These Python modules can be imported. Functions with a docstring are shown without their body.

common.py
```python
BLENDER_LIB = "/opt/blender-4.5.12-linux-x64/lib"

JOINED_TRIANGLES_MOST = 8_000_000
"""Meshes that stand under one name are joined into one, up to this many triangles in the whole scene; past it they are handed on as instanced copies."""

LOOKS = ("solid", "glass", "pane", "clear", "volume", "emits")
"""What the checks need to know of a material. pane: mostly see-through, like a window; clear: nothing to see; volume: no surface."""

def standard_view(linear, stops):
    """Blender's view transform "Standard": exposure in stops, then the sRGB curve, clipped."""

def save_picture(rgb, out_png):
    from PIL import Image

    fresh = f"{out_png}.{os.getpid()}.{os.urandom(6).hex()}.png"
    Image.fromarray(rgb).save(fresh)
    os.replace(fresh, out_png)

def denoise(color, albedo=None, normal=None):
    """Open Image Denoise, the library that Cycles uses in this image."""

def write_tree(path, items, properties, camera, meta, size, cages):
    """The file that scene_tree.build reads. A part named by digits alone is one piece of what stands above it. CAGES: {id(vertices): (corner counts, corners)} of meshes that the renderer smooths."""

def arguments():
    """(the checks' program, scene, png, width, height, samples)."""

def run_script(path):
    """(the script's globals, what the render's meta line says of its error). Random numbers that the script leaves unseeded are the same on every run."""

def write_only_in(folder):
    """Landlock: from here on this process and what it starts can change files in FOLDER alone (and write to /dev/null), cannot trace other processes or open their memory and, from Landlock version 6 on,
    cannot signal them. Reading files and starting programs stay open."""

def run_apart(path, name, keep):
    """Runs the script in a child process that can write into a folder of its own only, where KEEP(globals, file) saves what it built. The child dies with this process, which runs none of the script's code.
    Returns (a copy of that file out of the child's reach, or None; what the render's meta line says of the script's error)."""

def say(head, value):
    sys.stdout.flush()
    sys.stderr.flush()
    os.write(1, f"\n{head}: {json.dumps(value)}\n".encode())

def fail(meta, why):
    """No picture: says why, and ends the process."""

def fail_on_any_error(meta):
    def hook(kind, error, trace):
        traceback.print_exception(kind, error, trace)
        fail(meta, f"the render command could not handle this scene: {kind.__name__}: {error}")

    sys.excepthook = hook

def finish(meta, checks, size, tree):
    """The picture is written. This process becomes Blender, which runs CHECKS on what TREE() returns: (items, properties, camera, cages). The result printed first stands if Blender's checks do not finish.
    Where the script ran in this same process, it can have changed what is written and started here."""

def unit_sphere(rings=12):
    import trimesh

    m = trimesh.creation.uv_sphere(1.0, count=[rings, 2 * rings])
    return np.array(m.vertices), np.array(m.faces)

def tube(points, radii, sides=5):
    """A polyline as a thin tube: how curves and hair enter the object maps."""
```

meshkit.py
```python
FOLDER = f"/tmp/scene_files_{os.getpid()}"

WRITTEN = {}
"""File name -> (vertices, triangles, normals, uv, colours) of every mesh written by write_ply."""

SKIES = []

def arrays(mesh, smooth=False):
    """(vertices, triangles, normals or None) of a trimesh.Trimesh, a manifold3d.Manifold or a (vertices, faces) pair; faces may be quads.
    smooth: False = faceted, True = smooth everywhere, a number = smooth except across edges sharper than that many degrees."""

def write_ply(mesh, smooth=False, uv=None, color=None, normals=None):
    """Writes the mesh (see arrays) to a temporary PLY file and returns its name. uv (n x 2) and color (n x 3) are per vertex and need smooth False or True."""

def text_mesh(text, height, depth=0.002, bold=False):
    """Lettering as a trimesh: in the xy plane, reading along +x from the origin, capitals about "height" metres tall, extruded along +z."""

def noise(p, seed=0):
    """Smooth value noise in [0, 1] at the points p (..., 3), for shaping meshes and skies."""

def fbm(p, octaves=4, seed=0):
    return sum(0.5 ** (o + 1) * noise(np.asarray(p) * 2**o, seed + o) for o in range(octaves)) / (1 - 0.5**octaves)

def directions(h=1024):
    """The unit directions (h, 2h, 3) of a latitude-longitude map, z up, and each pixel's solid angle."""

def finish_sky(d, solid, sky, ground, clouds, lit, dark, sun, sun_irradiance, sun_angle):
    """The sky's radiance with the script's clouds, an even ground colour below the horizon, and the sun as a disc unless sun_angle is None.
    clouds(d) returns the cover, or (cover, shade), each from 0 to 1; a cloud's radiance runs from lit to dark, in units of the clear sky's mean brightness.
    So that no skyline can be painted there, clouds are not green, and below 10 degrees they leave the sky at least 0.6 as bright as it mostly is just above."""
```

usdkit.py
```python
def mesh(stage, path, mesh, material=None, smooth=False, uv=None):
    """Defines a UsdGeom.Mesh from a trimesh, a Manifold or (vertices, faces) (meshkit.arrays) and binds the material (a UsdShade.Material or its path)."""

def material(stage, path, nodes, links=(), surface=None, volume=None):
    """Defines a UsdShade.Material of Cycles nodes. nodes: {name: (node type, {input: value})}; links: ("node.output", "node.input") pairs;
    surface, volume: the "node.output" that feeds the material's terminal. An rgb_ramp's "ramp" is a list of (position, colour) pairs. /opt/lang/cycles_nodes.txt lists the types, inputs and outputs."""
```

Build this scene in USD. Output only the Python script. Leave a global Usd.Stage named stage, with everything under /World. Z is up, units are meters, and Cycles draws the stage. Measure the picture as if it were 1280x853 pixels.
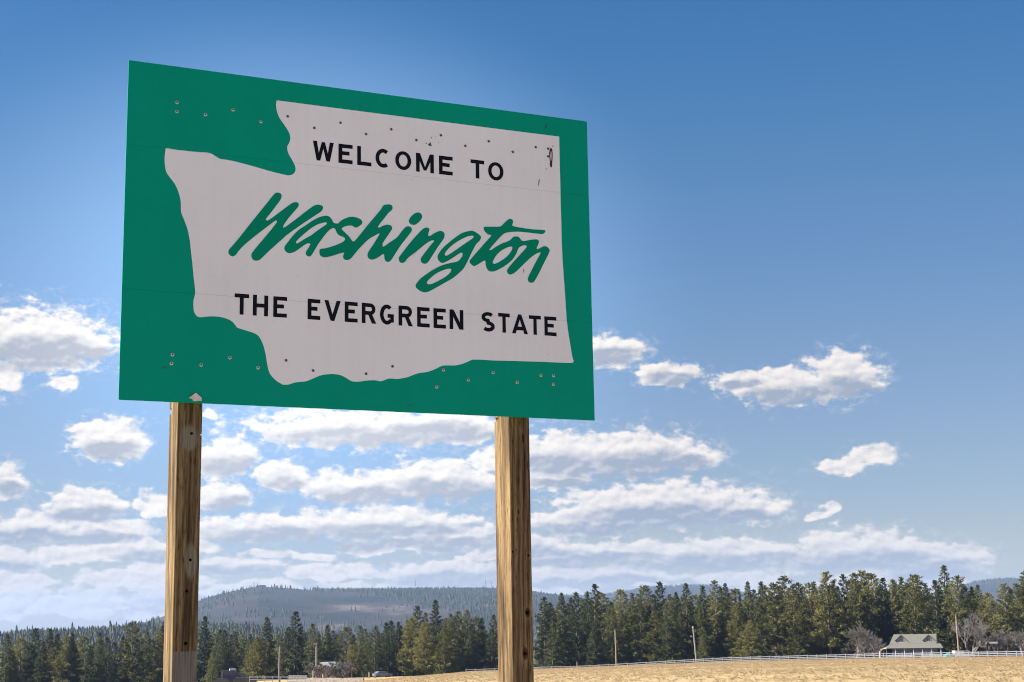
import math, random
import numpy as np, trimesh, shapely, manifold3d as m3
from shapely.geometry import Polygon, LineString, Point, box as sbox
from shapely.ops import unary_union
from shapely import affinity
import usdkit, meshkit
from pxr import Usd, UsdGeom, UsdLux, UsdShade, Sdf, Gf, Vt

random.seed(7)
R = np.random.default_rng(7)
stage = Usd.Stage.CreateInMemory()
UsdGeom.SetStageUpAxis(stage, "Z")
UsdGeom.SetStageMetersPerUnit(stage, 1.0)
UsdGeom.Xform.Define(stage, "/World")
UsdGeom.Scope.Define(stage, "/World/Looks")

# ------------------------------------------------------------------ camera
F_PX, PITCH, ROLL, EYE = 1908.7, 0.1816, -0.0167, np.array([0, 0, 1.6])
EXPOSURE = 1.56
_cp, _sp, _cr, _sr = math.cos(PITCH), math.sin(PITCH), math.cos(ROLL), math.sin(ROLL)
FW = np.array([0, _cp, _sp]); U0 = np.array([0, -_sp, _cp]); R0 = np.array([1.0, 0, 0])
RT, UP = _cr * R0 + _sr * U0, -_sr * R0 + _cr * U0
cam = UsdGeom.Camera.Define(stage, "/World/camera")
cam.CreateHorizontalApertureAttr(36.0); cam.CreateVerticalApertureAttr(24.0)
cam.CreateFocalLengthAttr(36.0 * F_PX / 1280)
cam.CreateClippingRangeAttr(Gf.Vec2f(0.1, 60000)); cam.CreateExposureAttr(EXPOSURE)
cam.CreateFStopAttr(0.0)
_m = Gf.Matrix4d(1)
for i, v in enumerate((RT, UP, -FW)): _m.SetRow(i, Gf.Vec4d(*map(float, v), 0))
_m.SetRow(3, Gf.Vec4d(*map(float, EYE), 1))
cam.AddTransformOp().Set(_m)

def ray(x, y):                        # direction of a point of the 1280 x 853 photograph
    d = FW + RT * ((x - 640) / F_PX) + UP * ((426.5 - y) / F_PX)
    return d / np.linalg.norm(d)
def azel(x, y):
    d = ray(x, y); return math.degrees(math.atan2(d[0], d[1])), math.degrees(math.asin(d[2]))
def at(x, y, dist):                   # the point seen there at a horizontal distance
    d = ray(x, y); return EYE + d * dist / math.hypot(d[0], d[1])

# ------------------------------------------------------------------ sky and sun
SUN_LEFT, SUN_EL = math.radians(94), math.radians(38)
SKY_STRENGTH, SUN_INTENSITY = 0.05, 1.25
sun = np.array([-math.sin(SUN_LEFT) * math.cos(SUN_EL), math.cos(SUN_LEFT) * math.cos(SUN_EL), math.sin(SUN_EL)])

# clouds: photo x, y, half width, height above, height below
CLOUDS = [(45,428,112,44,34),(6,470,26,24,26),(78,481,20,13,11),(135,550,48,27,27),(8,605,30,24,20),(108,632,58,22,22),
 (192,632,30,16,16),(40,664,70,22,16),(135,664,60,18,16),(185,690,70,18,12),(165,722,80,12,10),
 (262,519,15,8,7),(284,572,42,25,25),(450,537,160,28,24),(575,536,52,24,20),(352,598,40,22,18),
 (275,620,34,20,18),(450,612,84,26,20),(545,602,78,28,26),(604,575,30,18,18),(330,662,100,22,16),(470,655,140,20,18),(560,668,70,18,22),
 (560,715,90,17,14),(765,439,42,22,22),(838,468,42,17,15),
 (1055,470,48,34,30),(985,482,72,22,24),(920,474,40,12,14),(1092,572,32,14,12),(1050,580,34,11,12),(1019,646,19,7,7),(1036,637,10,11,7),
 (700,572,62,36,28),(790,570,82,34,24),(860,572,44,22,18),(690,600,60,14,14),(820,636,140,36,24),(730,652,90,20,18),(930,640,60,26,18),
 (740,692,110,16,13),(900,694,140,20,16),(1070,690,110,28,24),(1160,700,80,24,24),(760,722,110,13,11)]
_r = random.Random(21)
for _y in (690, 708, 724, 738, 752, 768):
    _x = -30 + _r.uniform(0, 60)
    while _x < (1190 if _y < 745 else 330 if _y > 760 else 640):
        _w = _r.uniform(28, 78); CLOUDS.append((_x, _y + _r.uniform(-6, 6), _w, _w * _r.uniform(.16, .26), _w * .16)); _x += _w * _r.uniform(1.5, 2.9)
GREYS = [(75,440,90,17,18),(30,452,50,12,12),(12,612,24,9,12),(110,646,50,9,9),(30,672,70,9,8),(120,676,60,8,7),
 (530,543,90,13,14),(590,618,60,11,12),(480,626,110,9,8),(350,673,100,8,8),(480,680,180,8,9),(560,727,80,7,7),
 (1085,490,36,10,12),(990,498,60,6,8),(800,588,100,12,12),(690,580,50,12,12),(880,652,100,11,9),(770,660,110,8,8),(880,706,140,8,8),(720,702,90,7,7),
 (1080,706,120,9,10),(285,630,30,8,8),(760,450,30,8,10)]

nodes = {"tc": ("geometry", {}), "sep": ("separate_xyz", {}),
 "az0": ("math", {"math_type": "arctan2"}), "az": ("math", {"math_type": "degrees"}),
 "el0": ("math", {"math_type": "arcsine"}), "el": ("math", {"math_type": "degrees"}), "p": ("combine_xyz", {}),
 "sky": ("sky_texture", {"sky_type": "single_scattering", "sun_disc": False, "sun_elevation": SUN_EL, "sun_rotation": math.atan2(sun[0], sun[1]), "altitude": 700.0, "air_density": 1.0, "aerosol_density": 0.6, "ozone_density": 2.0})}
links = [("tc.position", "sep.vector"), ("sep.x", "az0.value1"), ("sep.y", "az0.value2"), ("az0.value", "az.value1"),
 ("sep.z", "el0.value1"), ("el0.value", "el.value1"), ("az.value", "p.x"), ("el.value", "p.y"), ("el.value", "p.z")]
def N(name, kind, inputs=None, **into):
    nodes[name] = (kind, inputs or {})
    for k, v in into.items(): links.append((v, f"{name}.{k}"))
    return name
N("pn", "vector_math", {"math_type": "multiply", "vector2": (1, 1.55, 0)}, vector1="p.vector")
N("w1", "noise_texture", {"scale": 0.75, "detail": 3.0, "roughness": 0.5}, vector="pn.vector")
N("w2", "vector_math", {"math_type": "multiply_add", "vector2": (1.5, 0.66, 0.66), "vector3": (-0.75, -0.33, -0.33)}, vector1="w1.color")
nodes["w1b"] = ("separate_xyz", {}); links.append(("w2.vector", "w1b.vector"))
N("w3", "combine_xyz", {}, x="w1b.x", y="w1b.y", z="w1b.y")
N("q", "vector_math", {"math_type": "add"}, vector1="p.vector", vector2="w3.vector")
def field(prefix, shapes, grow):
    last = None
    for i, (cx, cy, rx, ru, rd) in enumerate(shapes):
        a, e = azel(cx, cy); ax = (azel(cx + rx, cy)[0] - a) * grow; eu = (azel(cx, cy - ru)[1] - e) * grow; ed = (e - azel(cx, cy + rd)[1]) * grow
        N(f"{prefix}a{i}", "vector_math", {"math_type": "multiply_add", "vector2": (1 / ax, 1 / eu, -1 / ed), "vector3": (-a / ax, -e / eu, e / ed)}, vector1="q.vector")
        N(f"{prefix}b{i}", "vector_math", {"math_type": "maximum", "vector2": (-1e4, 0, 0)}, vector1=f"{prefix}a{i}.vector")
        N(f"{prefix}c{i}", "vector_math", {"math_type": "length"}, vector1=f"{prefix}b{i}.vector")
        if last: N(f"{prefix}d{i}", "math", {"math_type": "minimum"}, value1=last, value2=f"{prefix}c{i}.value"); last = f"{prefix}d{i}.value"
        else: last = f"{prefix}c{i}.value"
    return last
GREYS += [(x + .10 * rx, y + .42 * rd, .82 * rx, .50 * ru, .55 * rd) for x, y, rx, ru, rd in CLOUDS if rx >= 40 and rd >= 11]
cl, gr = field("c", CLOUDS, 1.04), field("g", GREYS, 1.0)
# clouds of the same kind over the rest of the sky
N("far", "noise_texture", {"scale": 0.11, "detail": 2.0}, vector="pn.vector")
N("absaz", "math", {"math_type": "absolute"}, value1="az.value")
N("side", "map_range", {"range_type": "smoothstep", "from_min": 19.5, "from_max": 26.0, "to_min": 0.0, "to_max": 1.0, "clamp": True}, value="absaz.value")
N("lowel", "map_range", {"range_type": "smoothstep", "from_min": 10.0, "from_max": 34.0, "to_min": 0.56, "to_max": 0.74, "clamp": True}, value="el.value")
N("farv", "math", {"math_type": "subtract"}, value1="far.fac", value2="lowel.result")
N("farv2", "math", {"math_type": "multiply_add", "value2": 5.0, "value3": 0.0}, value1="farv.value")
N("offside", "math", {"math_type": "multiply_add", "value2": 3.0, "value3": -3.0}, value1="side.result")
N("farv3", "math", {"math_type": "add"}, value1="farv2.value", value2="offside.value")
N("inv", "math", {"math_type": "subtract", "value1": 1.0}, value2=cl)
N("vmax", "math", {"math_type": "maximum"}, value1="inv.value", value2="farv3.value")
N("n1", "noise_texture", {"scale": 1.5, "detail": 6.0, "roughness": 0.56}, vector="pn.vector")
N("v", "math", {"math_type": "multiply_add", "value2": 1.7, "value3": -0.78}, value1="n1.fac")
N("vv", "math", {"math_type": "add"}, value1="v.value", value2="vmax.value")
N("dens", "map_range", {"range_type": "smoothstep", "from_min": -0.04, "from_max": 0.36, "to_min": 0.0, "to_max": 0.98, "clamp": True}, value="vv.value")
N("wispn", "noise_texture", {"scale": 2.3, "detail": 5.0, "roughness": 0.6, "distortion": 0.6}, vector="pn.vector")
N("wisp0", "map_range", {"range_type": "smoothstep", "from_min": -0.55, "from_max": 0.15, "to_min": 0.0, "to_max": 1.0, "clamp": True}, value="vv.value")
N("wisp1", "map_range", {"range_type": "smoothstep", "from_min": 0.46, "from_max": 0.70, "to_min": 0.0, "to_max": 0.34, "clamp": True}, value="wispn.fac")
N("wisp", "math", {"math_type": "multiply"}, value1="wisp0.result", value2="wisp1.result")
N("cover", "math", {"math_type": "maximum"}, value1="dens.result", value2="wisp.value")
N("ginv", "math", {"math_type": "subtract", "value1": 1.0}, value2=gr)
N("pn2", "vector_math", {"math_type": "add", "vector2": (-0.10, 0.22, 0)}, vector1="pn.vector")
N("n2", "noise_texture", {"scale": 1.5, "detail": 3.0, "roughness": 0.45}, vector="pn2.vector")
N("rel", "math", {"math_type": "subtract"}, value1="n2.fac", value2="n1.fac")
N("rel2", "math", {"math_type": "multiply_add", "value2": 1.5, "value3": 0.14}, value1="rel.value")
N("gs", "map_range", {"range_type": "smoothstep", "from_min": -0.35, "from_max": 0.55, "to_min": 0.0, "to_max": 0.86, "clamp": True}, value="ginv.value")
N("shade", "math", {"math_type": "add", "use_clamp": True}, value1="rel2.value", value2="gs.result")
S = SKY_STRENGTH
SA = SKY_STRENGTH * 2 ** EXPOSURE
CL_LIT, CL_DARK = (0.98 / SA, 0.92 / SA, 0.87 / SA), (0.37 / SA, 0.43 / SA, 0.54 / SA)
# soft glow painted into the sky colour behind the sign, also whitening clouds there
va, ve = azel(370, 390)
N("glowa", "vector_math", {"math_type": "multiply_add", "vector2": (1 / 16.5, 1 / 13.0, 0), "vector3": (-va / 16.5, -ve / 13.0, 0)}, vector1="p.vector")
N("glowb", "vector_math", {"math_type": "length"}, vector1="glowa.vector")
N("glow", "map_range", {"range_type": "smoothstep", "from_min": 0.0, "from_max": 1.0, "to_min": 0.85, "to_max": 0.0, "clamp": True}, value="glowb.value")
N("glow2", "math", {"math_type": "multiply", "value2": 1.1, "use_clamp": True}, value1="glow.result")
N("lit", "mix", {"color1": CL_LIT, "color2": (1.30 / SA, 1.27 / SA, 1.22 / SA)}, fac="glow2.value")
N("bright", "math", {"math_type": "multiply_add", "value2": -0.5, "value3": 1.0}, value1="glow2.value")
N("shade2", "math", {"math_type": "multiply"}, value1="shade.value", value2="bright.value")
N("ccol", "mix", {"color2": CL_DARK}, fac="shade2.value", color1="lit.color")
N("val", "map_range", {"range_type": "smoothstep", "from_min": 0.0, "from_max": 22.0, "to_min": 0.66, "to_max": 0.84, "clamp": True}, value="el.value")
N("tintf", "map_range", {"range_type": "smoothstep", "from_min": 0.0, "from_max": 20.0, "to_min": 1.0, "to_max": 0.0, "clamp": True}, value="el.value")
N("tinted", "mix", {"mix_type": "multiply", "color2": (0.88, 0.87, 1.0)}, fac="tintf.result", color1="sky.color")
N("sat", "map_range", {"range_type": "smoothstep", "from_min": 1.0, "from_max": 24.0, "to_min": 1.0, "to_max": 1.36, "clamp": True}, value="el.value")
N("sky1", "hsv", {}, color="tinted.color", saturation="sat.result", value="val.result")
N("sky2", "mix", {"color2": (0.44 / SA, 0.74 / SA, 1.20 / SA)}, fac="glow.result", color1="sky1.color")
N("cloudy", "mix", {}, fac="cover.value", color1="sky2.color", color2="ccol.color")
N("lowair", "map_range", {"range_type": "smoothstep", "from_min": 0.0, "from_max": 4.2, "to_min": 0.55, "to_max": 0.0, "clamp": True}, value="el.value")
N("final", "mix", {"color2": (0.60 / SA, 0.63 / SA, 0.65 / SA)}, fac="lowair.result", color1="cloudy.color")
N("bg", "background_shader", {"strength": S}, color="final.color")
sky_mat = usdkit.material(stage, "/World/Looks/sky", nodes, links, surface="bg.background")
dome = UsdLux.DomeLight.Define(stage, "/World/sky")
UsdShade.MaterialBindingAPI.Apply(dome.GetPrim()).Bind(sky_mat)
dome.GetPrim().SetCustomDataByKey("kind", "structure")
dl = UsdLux.DistantLight.Define(stage, "/World/sun")
dl.CreateNormalizeAttr(True); dl.CreateIntensityAttr(SUN_INTENSITY); dl.CreateAngleAttr(0.53); dl.CreateColorAttr(Gf.Vec3f(1.0, 0.93, 0.82))
_q = Gf.Rotation(Gf.Vec3d(0, 0, 1), Gf.Vec3d(*map(float, sun)))
dl.AddTransformOp().Set(Gf.Matrix4d().SetRotate(_q))

# ------------------------------------------------------------------ helpers
_used = {}
def numbered(parent, name):
    k = (parent, name); n = _used.get(k, 0); _used[k] = n + 1
    return name if n == 0 else f"{name}_{n:03d}"
def tag(prim, label=None, category=None, group=None, kind=None):
    for k, v in (("label", label), ("category", category), ("group", group), ("kind", kind)):
        if v: prim.SetCustomDataByKey(k, v)
    return prim
def thing(name, label, category, loc=(0, 0, 0), rot=0.0, group=None):
    x = UsdGeom.Xform.Define(stage, "/World/" + numbered("/World", name))
    x.AddTranslateOp().Set(Gf.Vec3d(*map(float, loc))); x.AddRotateZOp().Set(float(rot))
    return tag(x.GetPrim(), label, category, group)
def part(name, mesh, mat, parent=None, smooth=False, label=None):
    base = str(parent.GetPath()) if parent is not None else "/World"
    m = usdkit.mesh(stage, f"{base}/{numbered(base, name)}", mesh, mat, smooth)
    return tag(m.GetPrim(), label)
def copy_of(src, name, loc, rot, scale, label, category, group=None):
    x = UsdGeom.Xform.Define(stage, "/World/" + numbered("/World", name)); p = x.GetPrim()
    x.AddTranslateOp().Set(Gf.Vec3d(*map(float, loc))); x.AddRotateZOp().Set(float(rot)); x.AddScaleOp().Set(Gf.Vec3f(*map(float, scale)))
    p.GetReferences().AddInternalReference(src); p.SetInstanceable(True)
    return tag(p, label, category, group)
cat = trimesh.util.concatenate
def bx(x0, x1, y0, y1, z0, z1):
    b = trimesh.creation.box([x1 - x0, y1 - y0, z1 - z0]); b.apply_translation([(x0 + x1) / 2, (y0 + y1) / 2, (z0 + z1) / 2]); return b
def tube(pts, rad, sides=8):
    import common
    pts = np.asarray(pts, float); n = len(pts); rad = np.broadcast_to(rad, (n,))
    t = np.gradient(pts, axis=0); t /= np.linalg.norm(t, axis=1, keepdims=True) + 1e-12
    ref = np.where(np.abs(t[:, 2:]) < 0.9, [0, 0, 1.0], [1.0, 0, 0]); a = np.cross(t, ref); a /= np.linalg.norm(a, axis=1, keepdims=True); b = np.cross(t, a)
    ang = np.arange(sides) * 2 * np.pi / sides
    v = (pts[:, None] + rad[:, None, None] * (np.cos(ang)[None, :, None] * a[:, None] + np.sin(ang)[None, :, None] * b[:, None])).reshape(-1, 3)
    f = []
    for i in range(n - 1):
        for j in range(sides):
            k = (j + 1) % sides; f += [[i*sides+j, i*sides+k, (i+1)*sides+k], [i*sides+j, (i+1)*sides+k, (i+1)*sides+j]]
    v = np.vstack([v, pts[:1], pts[-1:]]); c0, c1 = n * sides, n * sides + 1
    for j in range(sides):
        k = (j + 1) % sides; f += [[c0, k, j], [c1, (n-1)*sides+j, (n-1)*sides+k]]
    return trimesh.Trimesh(v, np.array(f), process=False)
def extrude(poly, y_front, y_back):   # a shape drawn in (u, height) as a plate standing in the x-z plane
    ms = []
    for g in getattr(poly, "geoms", [poly]):
        if g.area < 1e-7: continue
        m = trimesh.creation.extrude_polygon(g, y_back - y_front, engine="earcut")
        v = m.vertices; m.vertices = np.stack([v[:, 0], y_back - v[:, 2], v[:, 1]], 1); ms.append(m)
    return cat(ms)
def plain(name, color, rough=0.6, spec=0.4, metal=0.0, var=0.12, scale=3.0, bump=0.0):
    n = {"tc": ("texture_coordinate", {}), "n": ("noise_texture", {"scale": scale, "detail": 5.0}),
         "r": ("rgb_ramp", {"ramp": [(0.3, tuple(c * (1 - var) for c in color)), (0.7, tuple(min(1, c * (1 + var)) for c in color))]}),
         "p": ("principled_bsdf", {"roughness": rough, "specular_ior_level": spec, "metallic": metal})}
    l = [("tc.object", "n.vector"), ("n.fac", "r.fac"), ("r.color", "p.base_color")]
    if bump: n["b"] = ("bump", {"strength": bump, "distance": 0.01}); l += [("n.fac", "b.height"), ("b.normal", "p.normal")]
    return usdkit.material(stage, f"/World/Looks/{name}", n, l, surface="p.BSDF")

# ------------------------------------------------------------------ ground, hills
def pxl(az):                          # azimuth -> photo x near the horizon
    return 640 + F_PX / _cp * np.tan(az)
CREST = np.array([(-400,905,170),(0,892,180),(200,876,200),(380,859,236),(455,850.5,262),(520,845,305),(580,840,345),(640,838,362),(720,834.5,372),(900,827.5,378),(1080,823.5,378),(1280,821,380),(1700,818,380)], float)
CR_D = CREST[:, 2]; CR_Z = np.array([at(x, y, d)[2] for x, y, d in CREST])
FENCE_TOP = np.array([(300,845),(582,836.8),(720,832.0),(900,821.8),(1080,817),(1280,814),(1600,810)], float)
FENCE_D, FENCE_H = 389.0, 1.32
FN_Z = np.array([at(x, y, FENCE_D)[2] - FENCE_H for x, y in FENCE_TOP])
BACK = np.array([(-400,-18.5),(200,-18.0),(455,-15.5),(580,-13.6),(720,-12.9),(1280,-11.4),(1700,-11.0)], float)
RIDGES = [  # distance, foot, photo skyline of the bare ground
 (4800., 2300., [(-500,812),(-100,806),(0,803),(100,796),(180,777),(205,769),(250,749),(290,740),(318,735.5),(335,736.5),(360,738),(400,742),(470,742),(540,741),(600,740.5),(640,743),(690,749),(730,756),(800,772),(900,790),(1400,810)]),
 (7600., 5600., [(-500,815),(500,790),(600,762),(660,749),(690,746),(740,745.5),(770,741.5),(800,736),(860,733),(888,733),(905,739),(940,746),(1000,752),(1100,757),(1170,745),(1190,738),(1215,729),(1250,725),(1280,726),(1340,729),(1450,742),(1800,790)]),
 (1900., 1050., [(-500,815),(-100,806),(0,802),(60,799),(130,795),(200,789),(260,790),(330,796),(420,802),(600,808),(1400,812)])]
RZ = [np.array([at(x, y, D)[2] for x, y in pr]) for D, _, pr in RIDGES]
def sstep(t): t = np.clip(t, 0, 1); return t * t * (3 - 2 * t)
def ground_z(x, y):
    x, y = np.asarray(x, float), np.asarray(y, float)
    d = np.hypot(x, y); az = np.arctan2(x, y)
    X = np.where(np.abs(az) < 1.2, pxl(np.clip(az, -1.2, 1.2)), np.sign(az) * 6000)
    cd, cz = np.interp(X, CREST[:, 0], CR_D), np.interp(X, CREST[:, 0], CR_Z)
    fz, bz = np.interp(X, FENCE_TOP[:, 0], FN_Z), np.interp(X, BACK[:, 0], BACK[:, 1])
    z = np.where(d < cd, cz * d / cd, 0)
    d2 = np.maximum(cd + 6, FENCE_D)
    t = np.clip((d - cd) / np.maximum(d2 - cd, 1), 0, 1); z = np.where(d >= cd, cz + (fz - cz) * t, z)
    t = np.clip((d - d2) / 45.0, 0, 1); z = np.where(d >= d2, fz + (bz - fz) * t, z)
    t = sstep((d - 500) / 700); z = np.where(d > 500, bz + (-26 - bz) * t, z)
    for (D, foot, pr), rz in zip(RIDGES, RZ):
        top = np.interp(X, [q[0] for q in pr], rz); top = np.where(np.abs(az) > 1.2, -26, top)
        k = np.where(d < D, sstep((d - foot) / (D - foot)) ** 0.9, 1 - 0.55 * sstep((d - D) / (0.35 * D)))
        z = np.maximum(z, -26 + (top + 26) * k)
    z = z + (0.12 * (meshkit.noise(np.stack([x / 23, y / 23, 0 * x], -1), 3) - 0.5) * np.clip((d - 20) / 60, 0, 1))
    far = np.clip((d - 1000) / 1500, 0, 1)
    return z + far * 9 * (meshkit.fbm(np.stack([x / 420, y / 420, 0 * x], -1), 4, 5) - 0.5)
front = np.linspace(-24, 24, 620); rest = np.linspace(24, 336, 100)[1:-1]
AZ = np.radians(np.concatenate([front, rest]))
def polar(radii):
    rr, aa = np.meshgrid(radii, AZ, indexing="ij"); x, y = rr * np.sin(aa), rr * np.cos(aa)
    v = np.stack([x, y, ground_z(x, y)], -1).reshape(-1, 3); n, k = len(radii), len(AZ)
    i, j = np.meshgrid(np.arange(n - 1), np.arange(k), indexing="ij"); j2 = (j + 1) % k
    f = np.stack([i * k + j, (i + 1) * k + j, (i + 1) * k + j2, i * k + j2], -1).reshape(-1, 4)
    f = np.vstack([f[:, [0, 1, 2]], f[:, [0, 2, 3]]])[:, ::-1]
    if radii[0] < 1.1:
        v = np.vstack([v, [[0, 0, 0]]]); c = len(v) - 1; jj = np.arange(k)
        f = np.vstack([f, np.stack([np.full(k, c), (jj + 1) % k, jj], 1)])
    return trimesh.Trimesh(v, f, process=False)
near_r = np.concatenate([np.geomspace(1, 150, 30)[:-1], np.linspace(150, 397, 62)])
wood_r = np.concatenate([np.linspace(397, 460, 14)[:-1], np.geomspace(460, 900, 18)])
g_mat = usdkit.material(stage, "/World/Looks/dry_field", {
 "g": ("geometry", {}), "m1": ("mapping", {"scale": (0.05, 0.05, 0.05)}), "n1": ("noise_texture", {"scale": 1.0, "detail": 6.0, "roughness": 0.6}),
 "n2": ("noise_texture", {"scale": 0.9, "detail": 7.0, "roughness": 0.7}),
 "r1": ("rgb_ramp", {"ramp": [(0.30, (0.275, 0.200, 0.110)), (0.52, (0.35, 0.258, 0.140)), (0.72, (0.39, 0.295, 0.172))]}),
 "r2": ("rgb_ramp", {"ramp": [(0.32, (0.90, 0.88, 0.85)), (0.62, (1.0, 1.0, 1.0))]}),
 "mx": ("mix", {"mix_type": "multiply", "fac": 1.0}), "b": ("bump", {"strength": 0.4, "distance": 0.10}),
 "p": ("principled_bsdf", {"roughness": 0.95, "specular_ior_level": 0.1})},
 [("g.position", "m1.vector"), ("m1.vector", "n1.vector"), ("g.position", "n2.vector"), ("n1.fac", "r1.fac"), ("n2.fac", "r2.fac"),
  ("r1.color", "mx.color1"), ("r2.color", "mx.color2"), ("mx.color", "p.base_color"), ("n2.fac", "b.height"), ("b.normal", "p.normal")], surface="p.BSDF")
h_mat = usdkit.material(stage, "/World/Looks/hill_ground", {
 "g": ("geometry", {}), "m1": ("mapping", {"scale": (0.0042, 0.0028, 0.010)}), "n1": ("noise_texture", {"scale": 1.0, "detail": 7.0, "roughness": 0.65}),
 "r1": ("rgb_ramp", {"ramp": [(0.36, (0.012, 0.017, 0.016)), (0.48, (0.026, 0.026, 0.024)), (0.58, (0.045, 0.038, 0.034)), (0.70, (0.14, 0.115, 0.095))]}),
 "p": ("principled_bsdf", {"roughness": 0.95, "specular_ior_level": 0.1})},
 [("g.position", "m1.vector"), ("m1.vector", "n1.vector"), ("n1.fac", "r1.fac"), ("r1.color", "p.base_color")], surface="p.BSDF")
tag(part("field", polar(near_r), g_mat, None, True), "dry golden grass field sloping away behind the sign", "field", kind="structure")
f_mat = plain("forest_floor_soil", (0.085, 0.075, 0.045), 0.95, 0.1, var=0.5, scale=0.35)
tag(part("forest_floor", polar(wood_r), f_mat, None, True), "dark needle-strewn ground under the trees", "ground", kind="structure")
hill_r = np.concatenate([np.geomspace(900, 1900, 22)[:-1], np.geomspace(1900, 4800, 34)[:-1], np.geomspace(4800, 9800, 26)])
tag(part("hills", polar(hill_r), h_mat, None, True), "hazy blue hills along the horizon", "hills", kind="structure")

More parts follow.
